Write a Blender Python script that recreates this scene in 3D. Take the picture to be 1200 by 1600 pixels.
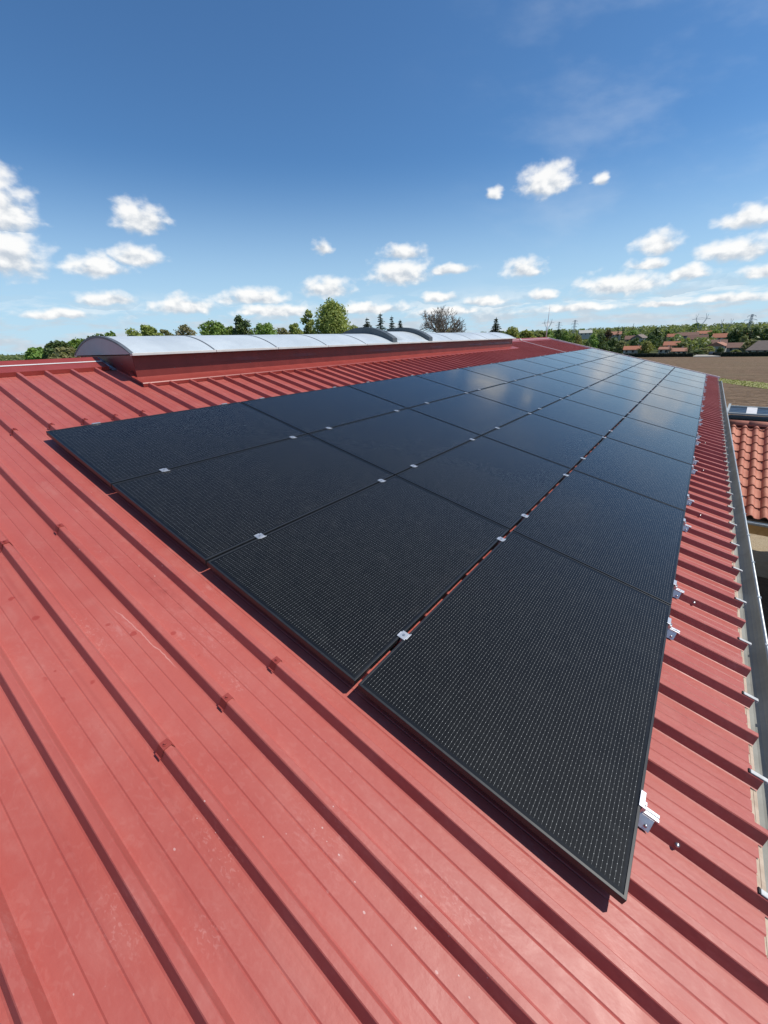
import bpy, bmesh, math, random
from mathutils import Vector, Matrix, Euler, noise as mnoise
R = math.radians
for o in list(bpy.data.objects): bpy.data.objects.remove(o)
scn = bpy.context.scene
COL = scn.collection

# ---------------------------------------------------------------- camera
PITCH = R(13.5)                       # slope of the barn roof
CAM = Vector((4.3001, -0.9916, 0.6015))
cx, cy, cz = Vector((0.8012, 0.5975, -0.0321)), Vector((0.2098, -0.3308, -0.9201)), Vector((-0.5604, 0.7304, -0.3904))
FPX = 628.26                          # focal length in pixels of the 1200 x 1600 photograph
cd = bpy.data.cameras.new('camera'); cam = bpy.data.objects.new('camera', cd); COL.objects.link(cam)
cd.sensor_fit = 'VERTICAL'; cd.sensor_height = 24.0; cd.lens = FPX / 1600 * 24.0
cd.clip_start = 0.05; cd.clip_end = 12000
m = Matrix.Identity(4)
for i in range(3):
    m[i][0] = cx[i]; m[i][1] = -cy[i]; m[i][2] = -cz[i]; m[i][3] = CAM[i]
cam.matrix_world = m
scn.camera = cam
def ray(px, py):
    d = cx * (px - 600) / FPX + cy * (py - 800) / FPX + cz
    return d
def at(px, py, Y):                    # point of the photograph's pixel at distance Y along the roof
    d = ray(px, py); return CAM + d * ((Y - CAM.y) / d.y)
def atr(px, py, r):                   # the same at horizontal distance r
    d = ray(px, py); return CAM + d * (r / math.hypot(d.x, d.y))

# ---------------------------------------------------------------- light
SUN_EL, SUN_AZ = 54.0, 58.0           # azimuth measured from +Y towards +X
sd = Vector((math.sin(R(SUN_AZ)) * math.cos(R(SUN_EL)), math.cos(R(SUN_AZ)) * math.cos(R(SUN_EL)), math.sin(R(SUN_EL))))
sl = bpy.data.lights.new('sun', 'SUN'); so = bpy.data.objects.new('sun', sl); COL.objects.link(so)
sl.energy = 4.3; sl.angle = R(0.53); sl.color = (1.0, 0.95, 0.86)
so.rotation_euler = sd.to_track_quat('Z', 'Y').to_euler()
scn.view_settings.view_transform = 'Standard'; scn.view_settings.look = 'None'
scn.view_settings.exposure = 0.0; scn.view_settings.gamma = 1.0

class NT:                              # small node-building helper
    def __init__(s, tree): s.t = tree; s.n = tree.nodes; s.l = tree.links
    def add(s, typ, **kw):
        nd = s.n.new(typ)
        for k, v in kw.items(): setattr(nd, k, v)
        return nd
    def put(s, sock, v):
        if hasattr(v, 'is_output') or isinstance(v, bpy.types.NodeSocket): s.l.new(v, sock)
        elif isinstance(v, (tuple, list)) and len(v) == 3 and sock.type == 'RGBA': sock.default_value = (*v, 1)
        else: sock.default_value = v
    def math(s, op, a, b=0.0, c=None, clamp=False):
        nd = s.add('ShaderNodeMath', operation=op, use_clamp=clamp); s.put(nd.inputs[0], a); s.put(nd.inputs[1], b)
        if c is not None: s.put(nd.inputs[2], c)
        return nd.outputs[0]
    def vmath(s, op, a, b=(0, 0, 0), out=0):
        nd = s.add('ShaderNodeVectorMath', operation=op); s.put(nd.inputs[0], a); s.put(nd.inputs[1], b)
        return nd.outputs[out]
    def ramp(s, v, lo, hi, a=0.0, b=1.0, smooth=True):
        nd = s.add('ShaderNodeMapRange'); nd.interpolation_type = 'SMOOTHSTEP' if smooth else 'LINEAR'
        s.put(nd.inputs[0], v); s.put(nd.inputs[1], lo); s.put(nd.inputs[2], hi); s.put(nd.inputs[3], a); s.put(nd.inputs[4], b)
        return nd.outputs[0]
    def mix(s, f, a, b, mode='MIX'):
        nd = s.add('ShaderNodeMix', data_type='RGBA', blend_type=mode)
        s.put(nd.inputs[0], f); s.put(nd.inputs[6], a); s.put(nd.inputs[7], b); return nd.outputs[2]
    def noise(s, vec, scale, detail=3.0, rough=0.5, dist=0.0, out=0, dim='3D'):
        nd = s.add('ShaderNodeTexNoise', noise_dimensions=dim); 
        if vec is not None: s.put(nd.inputs['Vector'], vec)
        nd.inputs['Scale'].default_value = scale; nd.inputs['Detail'].default_value = detail
        nd.inputs['Roughness'].default_value = rough; nd.inputs['Distortion'].default_value = dist
        return nd.outputs[out]
    def xyz(s, v):
        nd = s.add('ShaderNodeSeparateXYZ'); s.put(nd.inputs[0], v); return nd.outputs
    def comb(s, x=0.0, y=0.0, z=0.0):
        nd = s.add('ShaderNodeCombineXYZ'); s.put(nd.inputs[0], x); s.put(nd.inputs[1], y); s.put(nd.inputs[2], z); return nd.outputs[0]

# sky: Nishita air with fair-weather clouds set by direction (azimuth, elevation in degrees)
CLOUDS = [(-75.3, 12.6, 3.4, 3.2), (-75.6, 9.2, 3.9, 2.6), (-63.2, 12.7, 2.5, 1.5), (-64.2, 9.2, 2.5, 1.0), (-68, 8.2, 3.0, 1.1),
 (-43.7, 10.5, 1.5, 0.7), (-34.1, 9.7, 2.6, 0.9), (-34.5, 7.7, 4.4, 1.4), (-28.2, 7.7, 3.2, 0.6), (-19.5, 7.3, 2.5, 1.1),
 (-18.3, 15.1, 3.0, 1.5), (-23.4, 14.6, 1.1, 0.6), (-12.8, 14.6, 0.9, 0.6), (0.6, 9.5, 2.4, 1.0), (-6.7, 8.5, 2.2, 1.1),
 (-7.2, 6.8, 1.7, 0.6), (0.2, 7.1, 3.4, 1.2), (2.6, 4.9, 1.6, 0.6), (-68.1, 5.2, 3.0, 0.8), (-52.7, 5.5, 4.2, 1.0),
 (-43.5, 6.3, 3.2, 1.2), (-60.7, 4.6, 3.8, 1.0), (-29.7, 4.9, 2.3, 0.7), (-23.8, 4.2, 3.2, 0.7), (-17.2, 4.5, 1.8, 0.6),
 (-9.3, 5.0, 5.2, 1.2), (-3.3, 5.5, 2.6, 0.7), (-72.7, 3.6, 3.6, 0.7), (-50.2, 3.9, 5, 1.0), (-38.2, 3.9, 5.2, 0.9),
 (1.2, 2.9, 4, 0.6), (-13.5, 2.9, 4.6, 0.6), (-5.3, 2.8, 3.4, 0.5), (-28.5, 3.3, 5, 0.8),
 (-95, 7, 6, 2), (-110, 12, 5, 3), (12, 8, 4, 1.5), (20, 13, 4, 2), (32, 7, 6, 1.6), (48, 11, 5, 2.2)]
w = bpy.data.worlds.new('World'); scn.world = w; w.use_nodes = True
wt = NT(w.node_tree); w.node_tree.nodes.clear()
sky = wt.add('ShaderNodeTexSky', sky_type='NISHITA'); sky.sun_disc = False
sky.sun_elevation = R(SUN_EL); sky.sun_rotation = R(SUN_AZ); sky.altitude = 200; sky.air_density = 1.0; sky.dust_density = 0.2; sky.ozone_density = 3.0
SKY_STRENGTH = 0.112
tc = wt.add('ShaderNodeTexCoord'); dirv = wt.vmath('NORMALIZE', tc.outputs['Generated'])
dx, dy, dz = wt.xyz(dirv)
az = wt.math('MULTIPLY', wt.math('ARCTAN2', dx, dy), 57.29578); el = wt.math('MULTIPLY', wt.math('ARCSINE', dz), 57.29578)
p0 = wt.comb(az, el, 0.0)
warp = wt.noise(wt.comb(wt.math('MULTIPLY', az, 0.6), el, 3.0), 0.5, 3.0, 0.55, out=1)
wv = wt.vmath('MULTIPLY', wt.vmath('SUBTRACT', warp, (0.5, 0.5, 0.5)), (3.0, 1.2, 0.0))
p = wt.vmath('ADD', p0, wv)
field = None; yloc = None
CLOUDS = [(a, e, sx * 0.96, sy * (1.28 if e > 4 else 1.0)) for a, e, sx, sy in CLOUDS]
for (a, e, sx, sy) in CLOUDS:                        # flat-based puffs: distance field and height within the puff
    kx, ky, _ = wt.xyz(wt.vmath('MULTIPLY', wt.vmath('SUBTRACT', p, (a, e - 0.15 * sy, 0.0)), (0.86 / sx, 0.86 / sy, 0.0)))
    kq = wt.math('MAXIMUM', ky, wt.math('MULTIPLY', ky, -1.7))
    l = wt.math('SUBTRACT', 1.0, wt.vmath('LENGTH', wt.comb(kx, kq, 0.0), out=1))
    if field is None: field = l; yloc = ky
    else:
        g_ = wt.math('GREATER_THAN', l, field); field = wt.math('MAXIMUM', field, l)
        yloc = wt.math('ADD', wt.math('MULTIPLY', g_, ky), wt.math('MULTIPLY', wt.math('SUBTRACT', 1.0, g_), yloc))
fine = wt.noise(wt.comb(wt.math('MULTIPLY', az, 0.7), el, 1.0), 0.9, 4.0, 0.5)
fine_up = wt.noise(wt.comb(wt.math('MULTIPLY', wt.math('ADD', az, 0.25), 0.7), wt.math('ADD', el, 0.45), 1.0), 0.9, 4.0, 0.5)
band = wt.noise(wt.comb(wt.math('MULTIPLY', az, 0.22), el, 7.0), 0.8, 5.0, 0.6)
low = wt.math('MULTIPLY', wt.ramp(el, 6.5, 1.5), wt.ramp(band, 0.40, 0.60))
dens = wt.math('ADD', wt.math('MAXIMUM', field, -0.6), wt.math('MULTIPLY', wt.math('SUBTRACT', fine, 0.5), 1.15))
mask = wt.ramp(dens, -0.08, 0.62)
mask = wt.math('MAXIMUM', mask, wt.math('MULTIPLY', low, 0.8))
cir = wt.noise(wt.comb(wt.math('ADD', wt.math('MULTIPLY', az, 0.05), wt.math('MULTIPLY', el, 0.03)), wt.math('MULTIPLY', el, 0.11), 4.0), 1.6, 5.0, 0.55)
cirm = wt.math('MULTIPLY', wt.math('MULTIPLY', wt.ramp(cir, 0.46, 0.78), wt.ramp(az, -36.0, -8.0)), 0.22)
shade = wt.ramp(wt.math('ADD', yloc, wt.math('MULTIPLY', wt.math('SUBTRACT', fine, 0.5), 2.2)), -0.62, 0.42, 0.30, 1.0)
shade = wt.math('ADD', shade, wt.math('MULTIPLY', wt.math('SUBTRACT', fine, fine_up), 0.8))
shade = wt.math('MINIMUM', wt.math('MAXIMUM', shade, 0.28), 1.0)
ccol = wt.mix(shade, (0.40, 0.475, 0.57), (1.0, 0.99, 0.97))
ccol = wt.vmath('MULTIPLY', ccol, (9.2, 9.2, 9.2))
air = wt.vmath('MULTIPLY', sky.outputs[0], (0.57, 0.86, 1.07))
air = wt.mix(wt.ramp(el, 19.0, -1.0, 0.0, 0.86), air, (4.7, 6.6, 8.2))
skyc = wt.mix(cirm, air, (7.0, 7.6, 8.4))
skyc = wt.mix(wt.math('MULTIPLY', mask, 0.93), skyc, ccol)
bg = wt.add('ShaderNodeBackground'); wt.put(bg.inputs[0], skyc); bg.inputs[1].default_value = SKY_STRENGTH
wo = wt.add('ShaderNodeOutputWorld'); wt.l.new(bg.outputs[0], wo.inputs[0])

# ---------------------------------------------------------------- materials
def pmat(name, col=(0.5, 0.5, 0.5), rough=0.5, metal=0.0, spec=0.5):
    mt = bpy.data.materials.new(name); mt.use_nodes = True
    b = mt.node_tree.nodes['Principled BSDF']; t = NT(mt.node_tree)
    b.inputs['Base Color'].default_value = (*col, 1); b.inputs['Roughness'].default_value = rough
    b.inputs['Metallic'].default_value = metal; b.inputs['Specular IOR Level'].default_value = spec
    return mt, t, b
def noisy(name, c1, c2, scale, rough=0.6, metal=0.0, bump=0.0, bscale=None, spec=0.5, detail=5.0, lo=0.3, hi=0.7, rvar=0.0):
    mt, t, b = pmat(name, c1, rough, metal, spec)
    tcn = t.add('ShaderNodeTexCoord'); v = tcn.outputs['Object']
    n = t.noise(v, scale, detail, 0.6)
    t.put(b.inputs['Base Color'], t.mix(t.ramp(n, lo, hi), c1, c2))
    if rvar: t.put(b.inputs['Roughness'], t.ramp(n, 0.2, 0.8, rough - rvar, rough + rvar))
    if bump:
        bn = t.add('ShaderNodeBump'); bn.inputs['Strength'].default_value = 1.0; bn.inputs['Distance'].default_value = bump
        t.put(bn.inputs['Height'], t.noise(v, bscale or scale * 3, 4.0, 0.6)); t.put(b.inputs['Normal'], bn.outputs[0])
    return mt

def red_sheet_material():              # red lacquered steel: dusty film, scuffs, dark drip stains, faint hammering
    mt, t, b = pmat('red_lacquered_steel', (0.43, 0.085, 0.075), 0.42, 0.0, 0.42)
    v = t.add('ShaderNodeTexCoord').outputs['Object']
    x, y, z = t.xyz(v)
    big = t.noise(v, 0.55, 4.0, 0.6); mid = t.noise(v, 5.0, 5.0, 0.65, 0.4); grit = t.noise(v, 70.0, 4.0, 0.7)
    streak = t.noise(t.comb(t.math('MULTIPLY', x, 0.6), t.math('MULTIPLY', y, 14.0), 0.0), 1.0, 4.0, 0.6)
    base = t.mix(t.ramp(big, 0.3, 0.7), (0.390, 0.080, 0.062), (0.445, 0.106, 0.084))
    dust = t.math('MULTIPLY', t.math('MULTIPLY', t.ramp(mid, 0.42, 0.75), t.ramp(streak, 0.3, 0.75)), 0.40)
    base = t.mix(dust, base, (0.50, 0.21, 0.175))
    wash = t.noise(t.comb(t.math('MULTIPLY', x, 0.35), t.math('MULTIPLY', y, 22.0), 3.0), 1.0, 5.0, 0.65)
    base = t.mix(t.math('MULTIPLY', t.ramp(wash, 0.52, 0.72), 0.22), base, (0.24, 0.035, 0.028))
    base = t.mix(t.math('MULTIPLY', t.ramp(grit, 0.5, 0.8), 0.20), base, (0.33, 0.05, 0.04))
    # pale scuffs of boots in patches
    patch = t.ramp(t.noise(v, 2.3, 2.0, 0.5), 0.60, 0.70)
    scuff = t.math('MULTIPLY', patch, t.ramp(t.noise(t.vmath('MULTIPLY', v, (9, 30, 9)), 1.0, 4.0, 0.65), 0.52, 0.72))
    def blob(cu, cv, ru, rv, soft=0.5):      # soft patch at a place on the roof (down-slope, along the ridge)
        q = t.vmath('MULTIPLY', t.vmath('SUBTRACT', v, (cu, cv, 0.0)), (1 / ru, 1 / rv, 0.0)); return t.ramp(t.vmath('LENGTH', q, out=1), 1.0, soft)
    def mx(*a):
        r_ = a[0]
        for q in a[1:]: r_ = t.math('MAXIMUM', r_, q)
        return r_
    smudge = t.ramp(t.noise(t.vmath('MULTIPLY', v, (62, 105, 60)), 1.0, 2.0, 0.45, 0.6), 0.56, 0.68)
    tread = t.math('MULTIPLY', smudge, mx(blob(3.42, -0.99, 0.16, 0.07, 0.2), blob(3.62, -0.85, 0.10, 0.06, 0.2), blob(3.50, -0.72, 0.22, 0.06, 0.2), blob(2.75, -0.20, 0.2, 0.07, 0.2), blob(3.0, -0.33, 0.14, 0.07, 0.2), blob(4.2, -0.32, 0.25, 0.08, 0.2), blob(2.3, -0.62, 0.3, 0.06, 0.2), t.math('MULTIPLY', t.ramp(t.noise(v, 2.3, 2.0, 0.5), 0.55, 0.72), 0.6)))
    base = t.mix(t.math('MULTIPLY', tread, 0.22), base, (0.64, 0.34, 0.30))
    wob = t.math('MULTIPLY', t.math('SUBTRACT', t.noise(v, 5.0, 4.0, 0.6), 0.5), 0.05)
    scr = t.math('ABSOLUTE', t.math('SUBTRACT', t.math('ADD', y, wob), t.math('ADD', -0.555, t.math('MULTIPLY', x, 0.036))))
    scrm = t.math('MULTIPLY', t.ramp(scr, 0.0035, 0.0008), blob(2.5, -0.465, 0.30, 0.2, 0.6))
    base = t.mix(t.math('MULTIPLY', scrm, 0.45), base, (0.70, 0.42, 0.38))
    smear = t.math('MULTIPLY', t.math('MULTIPLY', blob(2.28, -0.245, 0.36, 0.035, 0.2), t.ramp(t.noise(v, 14.0, 4.0, 0.7), 0.40, 0.62)), 0.5)
    base = t.mix(smear, base, (0.27, 0.05, 0.04))
    base = t.mix(t.math('MULTIPLY', scuff, 0.22), base, (0.62, 0.34, 0.31))
    dim = t.noise(t.vmath('MULTIPLY', v, (1.0, 1.7, 1.0)), 34.0, 2.0, 0.5, 0.8)
    base = t.mix(t.math('MULTIPLY', t.math('MULTIPLY', t.ramp(dim, 0.52, 0.66), t.ramp(t.noise(v, 1.7, 3.0, 0.55), 0.40, 0.62)), 0.11), base, (0.56, 0.24, 0.20))
    # dark water spots, in a few clusters
    vs = t.add('ShaderNodeTexVoronoi', feature='F1'); t.put(vs.inputs['Vector'], t.vmath('ADD', v, t.vmath('MULTIPLY', t.noise(v, 40.0, 2.0, 0.5, out=1), (0.012, 0.012, 0.0)))); vs.inputs['Scale'].default_value = 15.0; vs.inputs['Randomness'].default_value = 1.0
    rad = t.math('SUBTRACT', t.math('MULTIPLY', t.xyz(vs.outputs['Color'])[0], 0.50), 0.16)
    spot = t.ramp(t.math('SUBTRACT', rad, vs.outputs['Distance']), 0.0, 0.05)
    spot = t.math('MULTIPLY', spot, mx(t.ramp(t.noise(v, 1.15, 2.0, 0.5), 0.66, 0.69), blob(2.35, -0.77, 0.5, 0.085, 0.7), blob(1.9, -0.80, 0.3, 0.06, 0.7), blob(-0.35, 0.62, 0.22, 0.10, 0.6), blob(-0.35, 0.86, 0.2, 0.08, 0.6)))
    base = t.mix(t.math('MULTIPLY', spot, 0.6), base, (0.30, 0.03, 0.022))
    # bird lime specks
    vl = t.add('ShaderNodeTexVoronoi', feature='F1'); t.put(vl.inputs['Vector'], t.vmath('MULTIPLY', v, (1.0, 1.6, 1.0))); vl.inputs['Scale'].default_value = 34.0
    lr = t.math('SUBTRACT', t.math('MULTIPLY', t.math('POWER', t.xyz(vl.outputs['Color'])[1], 6.0), 0.2), vl.outputs['Distance'])
    lime = t.math('MULTIPLY', t.ramp(lr, 0.0, 0.03), mx(t.math('MULTIPLY', t.ramp(t.noise(v, 1.6, 3.0, 0.5), 0.55, 0.68), 0.6), blob(4.55, -0.28, 0.14, 0.05), blob(4.62, -0.18, 0.12, 0.05), blob(4.42, -0.43, 0.1, 0.06)))
    base = t.mix(t.math('MULTIPLY', lime, 0.75), base, (0.78, 0.70, 0.66))
    b.inputs['Sheen Weight'].default_value = 0.06; b.inputs['Sheen Roughness'].default_value = 0.4
    t.put(b.inputs['Base Color'], base)
    t.put(b.inputs['Roughness'], t.math('ADD', t.ramp(mid, 0.3, 0.75, 0.42, 0.55), t.math('MULTIPLY', scuff, 0.15)))
    bn = t.add('ShaderNodeBump'); bn.inputs['Strength'].default_value = 1.0; bn.inputs['Distance'].default_value = 0.0016
    ham = t.noise(t.vmath('MULTIPLY', v, (1.0, 1.4, 1.0)), 26.0, 3.0, 0.55)
    oil = t.noise(t.vmath('MULTIPLY', v, (0.45, 1.5, 1.0)), 3.0, 2.0, 0.5)
    t.put(bn.inputs['Height'], t.math('ADD', t.math('MULTIPLY', ham, 0.6), t.math('MULTIPLY', oil, 3.2))); t.put(b.inputs['Normal'], bn.outputs[0])
    return mt

MODW, MODH = 1.889, 1.134              # one solar module (along the ridge, down the slope)
def cell_material():                   # black cells under glass: hair-thin busbar wires with solder dots
    mt, t, b = pmat('solar_cells_under_glass', (0.012, 0.014, 0.018), 0.5, 0.0, 0.5)
    v = t.add('ShaderNodeTexCoord').outputs['Object']; x, y, z = t.xyz(v)
    oi = t.add('ShaderNodeObjectInfo')
    P = 0.01458; PD = 0.0254
    inx = t.math('MULTIPLY', t.ramp(x, 0.020, 0.0202), t.ramp(x, MODH - 0.0202, MODH - 0.020, 1.0, 0.0))
    iny = t.math('MULTIPLY', t.ramp(y, 0.026, 0.0262), t.ramp(y, MODW - 0.0262, MODW - 0.026, 1.0, 0.0))
    inside = t.math('MULTIPLY', inx, iny)
    fx = t.math('SUBTRACT', t.math('ABSOLUTE', t.math('SUBTRACT', t.math('FRACT', t.math('DIVIDE', t.math('SUBTRACT', x, 0.020), P)), 0.5)), 0.0)
    ax = t.math('MULTIPLY', fx, P)                                     # distance from the wire
    ay = t.math('MULTIPLY', t.math('ABSOLUTE', t.math('SUBTRACT', t.math('FRACT', t.math('DIVIDE', t.math('SUBTRACT', y, 0.026), PD)), 0.5)), PD)
    wire = t.math('LESS_THAN', ax, 0.00048)
    dot = t.math('MULTIPLY', t.math('LESS_THAN', ax, 0.0008), t.math('LESS_THAN', ay, 0.0011))
    fing = t.noise(t.comb(t.math('MULTIPLY', x, 900.0), t.math('MULTIPLY', y, 14.0), oi.outputs['Random']), 1.0, 2.0, 0.5)
    n = t.noise(v, 3.0, 4.0, 0.6)
    cell = t.mix(t.ramp(n, 0.3, 0.7), (0.0034, 0.0037, 0.0039), (0.0046, 0.0048, 0.0047))
    cell = t.mix(t.math('MULTIPLY', t.ramp(fing, 0.45, 0.75), 0.5), cell, (0.010, 0.0105, 0.0105))
    gapx = t.math('LESS_THAN', t.math('ABSOLUTE', t.math('SUBTRACT', t.math('FRACT', t.math('DIVIDE', t.math('SUBTRACT', y, 0.026), 0.09185)), 0.5)), 0.008)
    cell = t.mix(t.math('MULTIPLY', gapx, 0.55), cell, (0.004, 0.004, 0.005))
    wirevar = t.ramp(t.noise(t.vmath('MULTIPLY', v, (70, 9, 1)), 1.0, 2.0, 0.5), 0.35, 0.65, 0.45, 1.0)
    cell = t.mix(t.math('MULTIPLY', t.math('MULTIPLY', wire, inside), t.math('MULTIPLY', wirevar, 0.85)), cell, (0.17, 0.172, 0.162))
    cell = t.mix(t.math('MULTIPLY', t.math('MULTIPLY', dot, inside), 0.95), cell, (0.58, 0.59, 0.57))
    cell = t.mix(t.math('MULTIPLY', t.math('SUBTRACT', 1.0, inside), 0.9), cell, (0.006, 0.0075, 0.010))
    dust = t.math('MULTIPLY', t.ramp(t.noise(v, 7.0, 6.0, 0.7), 0.45, 0.8), 0.007)
    cell = t.mix(dust, cell, (0.45, 0.42, 0.38))
    sm_ = t.noise(t.vmath('ADD', t.vmath('MULTIPLY', v, (2.2, 5.5, 1.0)), t.comb(t.math('MULTIPLY', oi.outputs['Random'], 91.0), t.math('MULTIPLY', oi.outputs['Random'], 37.0), 0.0)), 1.0, 5.0, 0.65, 0.8)
    cell = t.mix(t.math('MULTIPLY', t.ramp(sm_, 0.56, 0.80), 0.022), cell, (0.42, 0.43, 0.42))
    edge = t.math('MULTIPLY', t.ramp(x, MODH - 0.10, MODH - 0.012), t.ramp(t.noise(v, 11.0, 4.0, 0.7), 0.40, 0.75))
    cell = t.mix(t.math('MULTIPLY', edge, 0.03), cell, (0.40, 0.36, 0.31))
    t.put(b.inputs['Base Color'], cell)
    b.inputs['Roughness'].default_value = 0.55; b.inputs['Specular IOR Level'].default_value = 0.08
    b.inputs['Coat Weight'].default_value = 1.0; b.inputs['Coat IOR'].default_value = 1.28
    t.put(b.inputs['Coat Roughness'], t.ramp(n, 0.3, 0.7, 0.085, 0.12))
    bn = t.add('ShaderNodeBump'); bn.inputs['Strength'].default_value = 1.0; bn.inputs['Distance'].default_value = 0.0012
    t.put(bn.inputs['Height'], t.noise(t.vmath('ADD', v, t.comb(t.math('MULTIPLY', oi.outputs['Random'], 50.0), 0.0, 0.0)), 1.1, 2.0, 0.5))
    t.put(b.inputs['Coat Normal'], bn.outputs[0])
    return mt

def leaf_material(name, c1, c2, trans=0.35):
    mt, t, b = pmat(name, c1, 0.5, 0.0, 0.4)
    g = t.add('ShaderNodeNewGeometry'); oi = t.add('ShaderNodeObjectInfo')
    f = t.math('ADD', t.math('MULTIPLY', g.outputs['Random Per Island'], 0.7), t.math('MULTIPLY', oi.outputs['Random'], 0.3))
    c = t.mix(f, c1, c2)
    hs = t.add('ShaderNodeHueSaturation'); t.put(hs.inputs['Hue'], t.ramp(oi.outputs['Random'], 0.0, 1.0, 0.485, 0.515)); t.put(hs.inputs['Color'], c)
    c = hs.outputs[0]
    t.put(b.inputs['Base Color'], c)
    tr = t.add('ShaderNodeBsdfTranslucent'); t.put(tr.inputs['Color'], t.mix(0.5, c, (0.30, 0.34, 0.05)))
    mx = t.add('ShaderNodeMixShader'); mx.inputs[0].default_value = trans
    out = [n for n in t.n if n.type == 'OUTPUT_MATERIAL'][0]
    t.l.new(b.outputs[0], mx.inputs[1]); t.l.new(tr.outputs[0], mx.inputs[2]); t.l.new(mx.outputs[0], out.inputs[0])
    return mt

M = {}
M['red'] = red_sheet_material()
M['red_trim'] = noisy('red_painted_flashing', (0.27, 0.040, 0.031), (0.32, 0.055, 0.043), 4.0, 0.42, bump=0.0006, bscale=6.0)
M['cells'] = cell_material()
M['black'] = noisy('black_anodised_frame', (0.014, 0.016, 0.018), (0.022, 0.024, 0.027), 30.0, 0.40, spec=0.4)
M['alu'] = noisy('bare_aluminium', (0.66, 0.67, 0.68), (0.54, 0.55, 0.57), 60.0, 0.38, metal=0.7, rvar=0.08)
M['steel'] = noisy('zinc_plated_screw', (0.55, 0.56, 0.57), (0.42, 0.43, 0.44), 90.0, 0.35, metal=0.9)
M['zinc'] = noisy('weathered_zinc_gutter', (0.27, 0.265, 0.235), (0.37, 0.37, 0.34), 3.5, 0.65, metal=0.0, bump=0.0012, bscale=3.0)
M['zinc_rim'] = noisy('bright_gutter_rim', (0.50, 0.53, 0.53), (0.42, 0.45, 0.46), 5.0, 0.42, metal=0.4)
M['foam'] = noisy('dirty_cream_sheet_edge', (0.56, 0.44, 0.33), (0.44, 0.33, 0.24), 16.0, 0.85, bump=0.002, bscale=60)
M['whitecap'] = noisy('white_end_clip', (0.60, 0.60, 0.58), (0.46, 0.46, 0.44), 25.0, 0.5)
M['rubber'] = noisy('black_rubber', (0.015, 0.015, 0.015), (0.03, 0.03, 0.03), 30.0, 0.8)
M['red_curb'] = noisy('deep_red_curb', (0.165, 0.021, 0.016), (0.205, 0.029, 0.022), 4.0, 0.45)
M['dome'] = noisy('opal_polycarbonate', (0.58, 0.63, 0.65), (0.46, 0.51, 0.54), 1.3, 0.42, spec=0.5, detail=6.0, bump=0.004, bscale=1.2)
M['endplate'] = noisy('grey_end_plate', (0.42, 0.425, 0.44), (0.36, 0.365, 0.38), 2.0, 0.5)
M['rim'] = noisy('white_skylight_rim', (0.66, 0.67, 0.64), (0.55, 0.56, 0.53), 3.0, 0.45)
M['seam'] = noisy('dark_grey_joint', (0.10, 0.115, 0.13), (0.14, 0.15, 0.165), 6.0, 0.5)
M['vent'] = noisy('dark_slate_vent_frame', (0.07, 0.088, 0.10), (0.10, 0.118, 0.13), 3.0, 0.55, bump=0.002, bscale=5)
M['whitetrim'] = noisy('white_gable_trim', (0.74, 0.72, 0.70), (0.64, 0.62, 0.60), 3.0, 0.5)
M['barnwall'] = noisy('cream_metal_wall', (0.50, 0.46, 0.38), (0.45, 0.41, 0.34), 2.0, 0.6)
M['foil'] = noisy('crumpled_foil', (0.62, 0.67, 0.72), (0.20, 0.24, 0.28), 14.0, 0.35, metal=0.6, bump=0.01, bscale=14)
M['whiteplastic'] = noisy('white_cable_sheath', (0.78, 0.76, 0.74), (0.68, 0.66, 0.64), 10.0, 0.5)
M['tile'] = noisy('terracotta_roof_tile', (0.56, 0.225, 0.145), (0.45, 0.155, 0.10), 2.6, 0.75, bump=0.003, bscale=30, detail=8.0, lo=0.35, hi=0.65)
M['wood'] = noisy('honey_timber', (0.58, 0.32, 0.11), (0.46, 0.235, 0.075), 8.0, 0.7, bump=0.002, bscale=20)
M['post'] = noisy('dark_timber', (0.10, 0.06, 0.035), (0.07, 0.04, 0.025), 8.0, 0.8)

def tile_far(name, c1, c2):            # far roofs: rows of tiles drawn by a wave
    mt, t, b = pmat(name, c1, 0.8)
    v = t.add('ShaderNodeTexCoord').outputs['Object']
    n = t.noise(v, 1.3, 5.0, 0.7); wv_ = t.add('ShaderNodeTexWave'); t.put(wv_.inputs['Vector'], v); wv_.inputs['Scale'].default_value = 2.2; wv_.inputs['Distortion'].default_value = 1.0
    c = t.mix(t.ramp(n, 0.3, 0.7), c1, c2); c = t.mix(t.math('MULTIPLY', wv_.outputs['Fac'], 0.25), c, tuple(q * 0.6 for q in c1))
    t.put(b.inputs['Base Color'], c); return mt
M['roof_orange'] = tile_far('orange_tiles', (0.48, 0.185, 0.10), (0.39, 0.14, 0.08))
M['roof_pink'] = tile_far('pinkish_tiles', (0.44, 0.21, 0.135), (0.36, 0.155, 0.10))
M['roof_brown'] = tile_far('brown_tiles', (0.25, 0.13, 0.092), (0.18, 0.095, 0.07))
M['roof_grey'] = tile_far('grey_brown_tiles', (0.24, 0.185, 0.155), (0.19, 0.145, 0.12))
M['wall_white'] = noisy('white_render', (0.50, 0.48, 0.43), (0.43, 0.41, 0.36), 1.0, 0.85)
M['wall_tan'] = noisy('tan_render', (0.40, 0.30, 0.18), (0.34, 0.25, 0.15), 1.0, 0.85)
M['wall_grey'] = noisy('grey_render', (0.33, 0.31, 0.28), (0.28, 0.26, 0.24), 1.0, 0.85)
M['windark'] = noisy('dark_window_glass', (0.02, 0.024, 0.03), (0.035, 0.04, 0.05), 2.0, 0.15)
M['concrete'] = noisy('pale_concrete', (0.42, 0.39, 0.33), (0.33, 0.30, 0.25), 0.3, 0.9)
M['bark'] = noisy('bark', (0.10, 0.08, 0.06), (0.06, 0.048, 0.036), 6.0, 0.9, bump=0.02, bscale=10)
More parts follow.
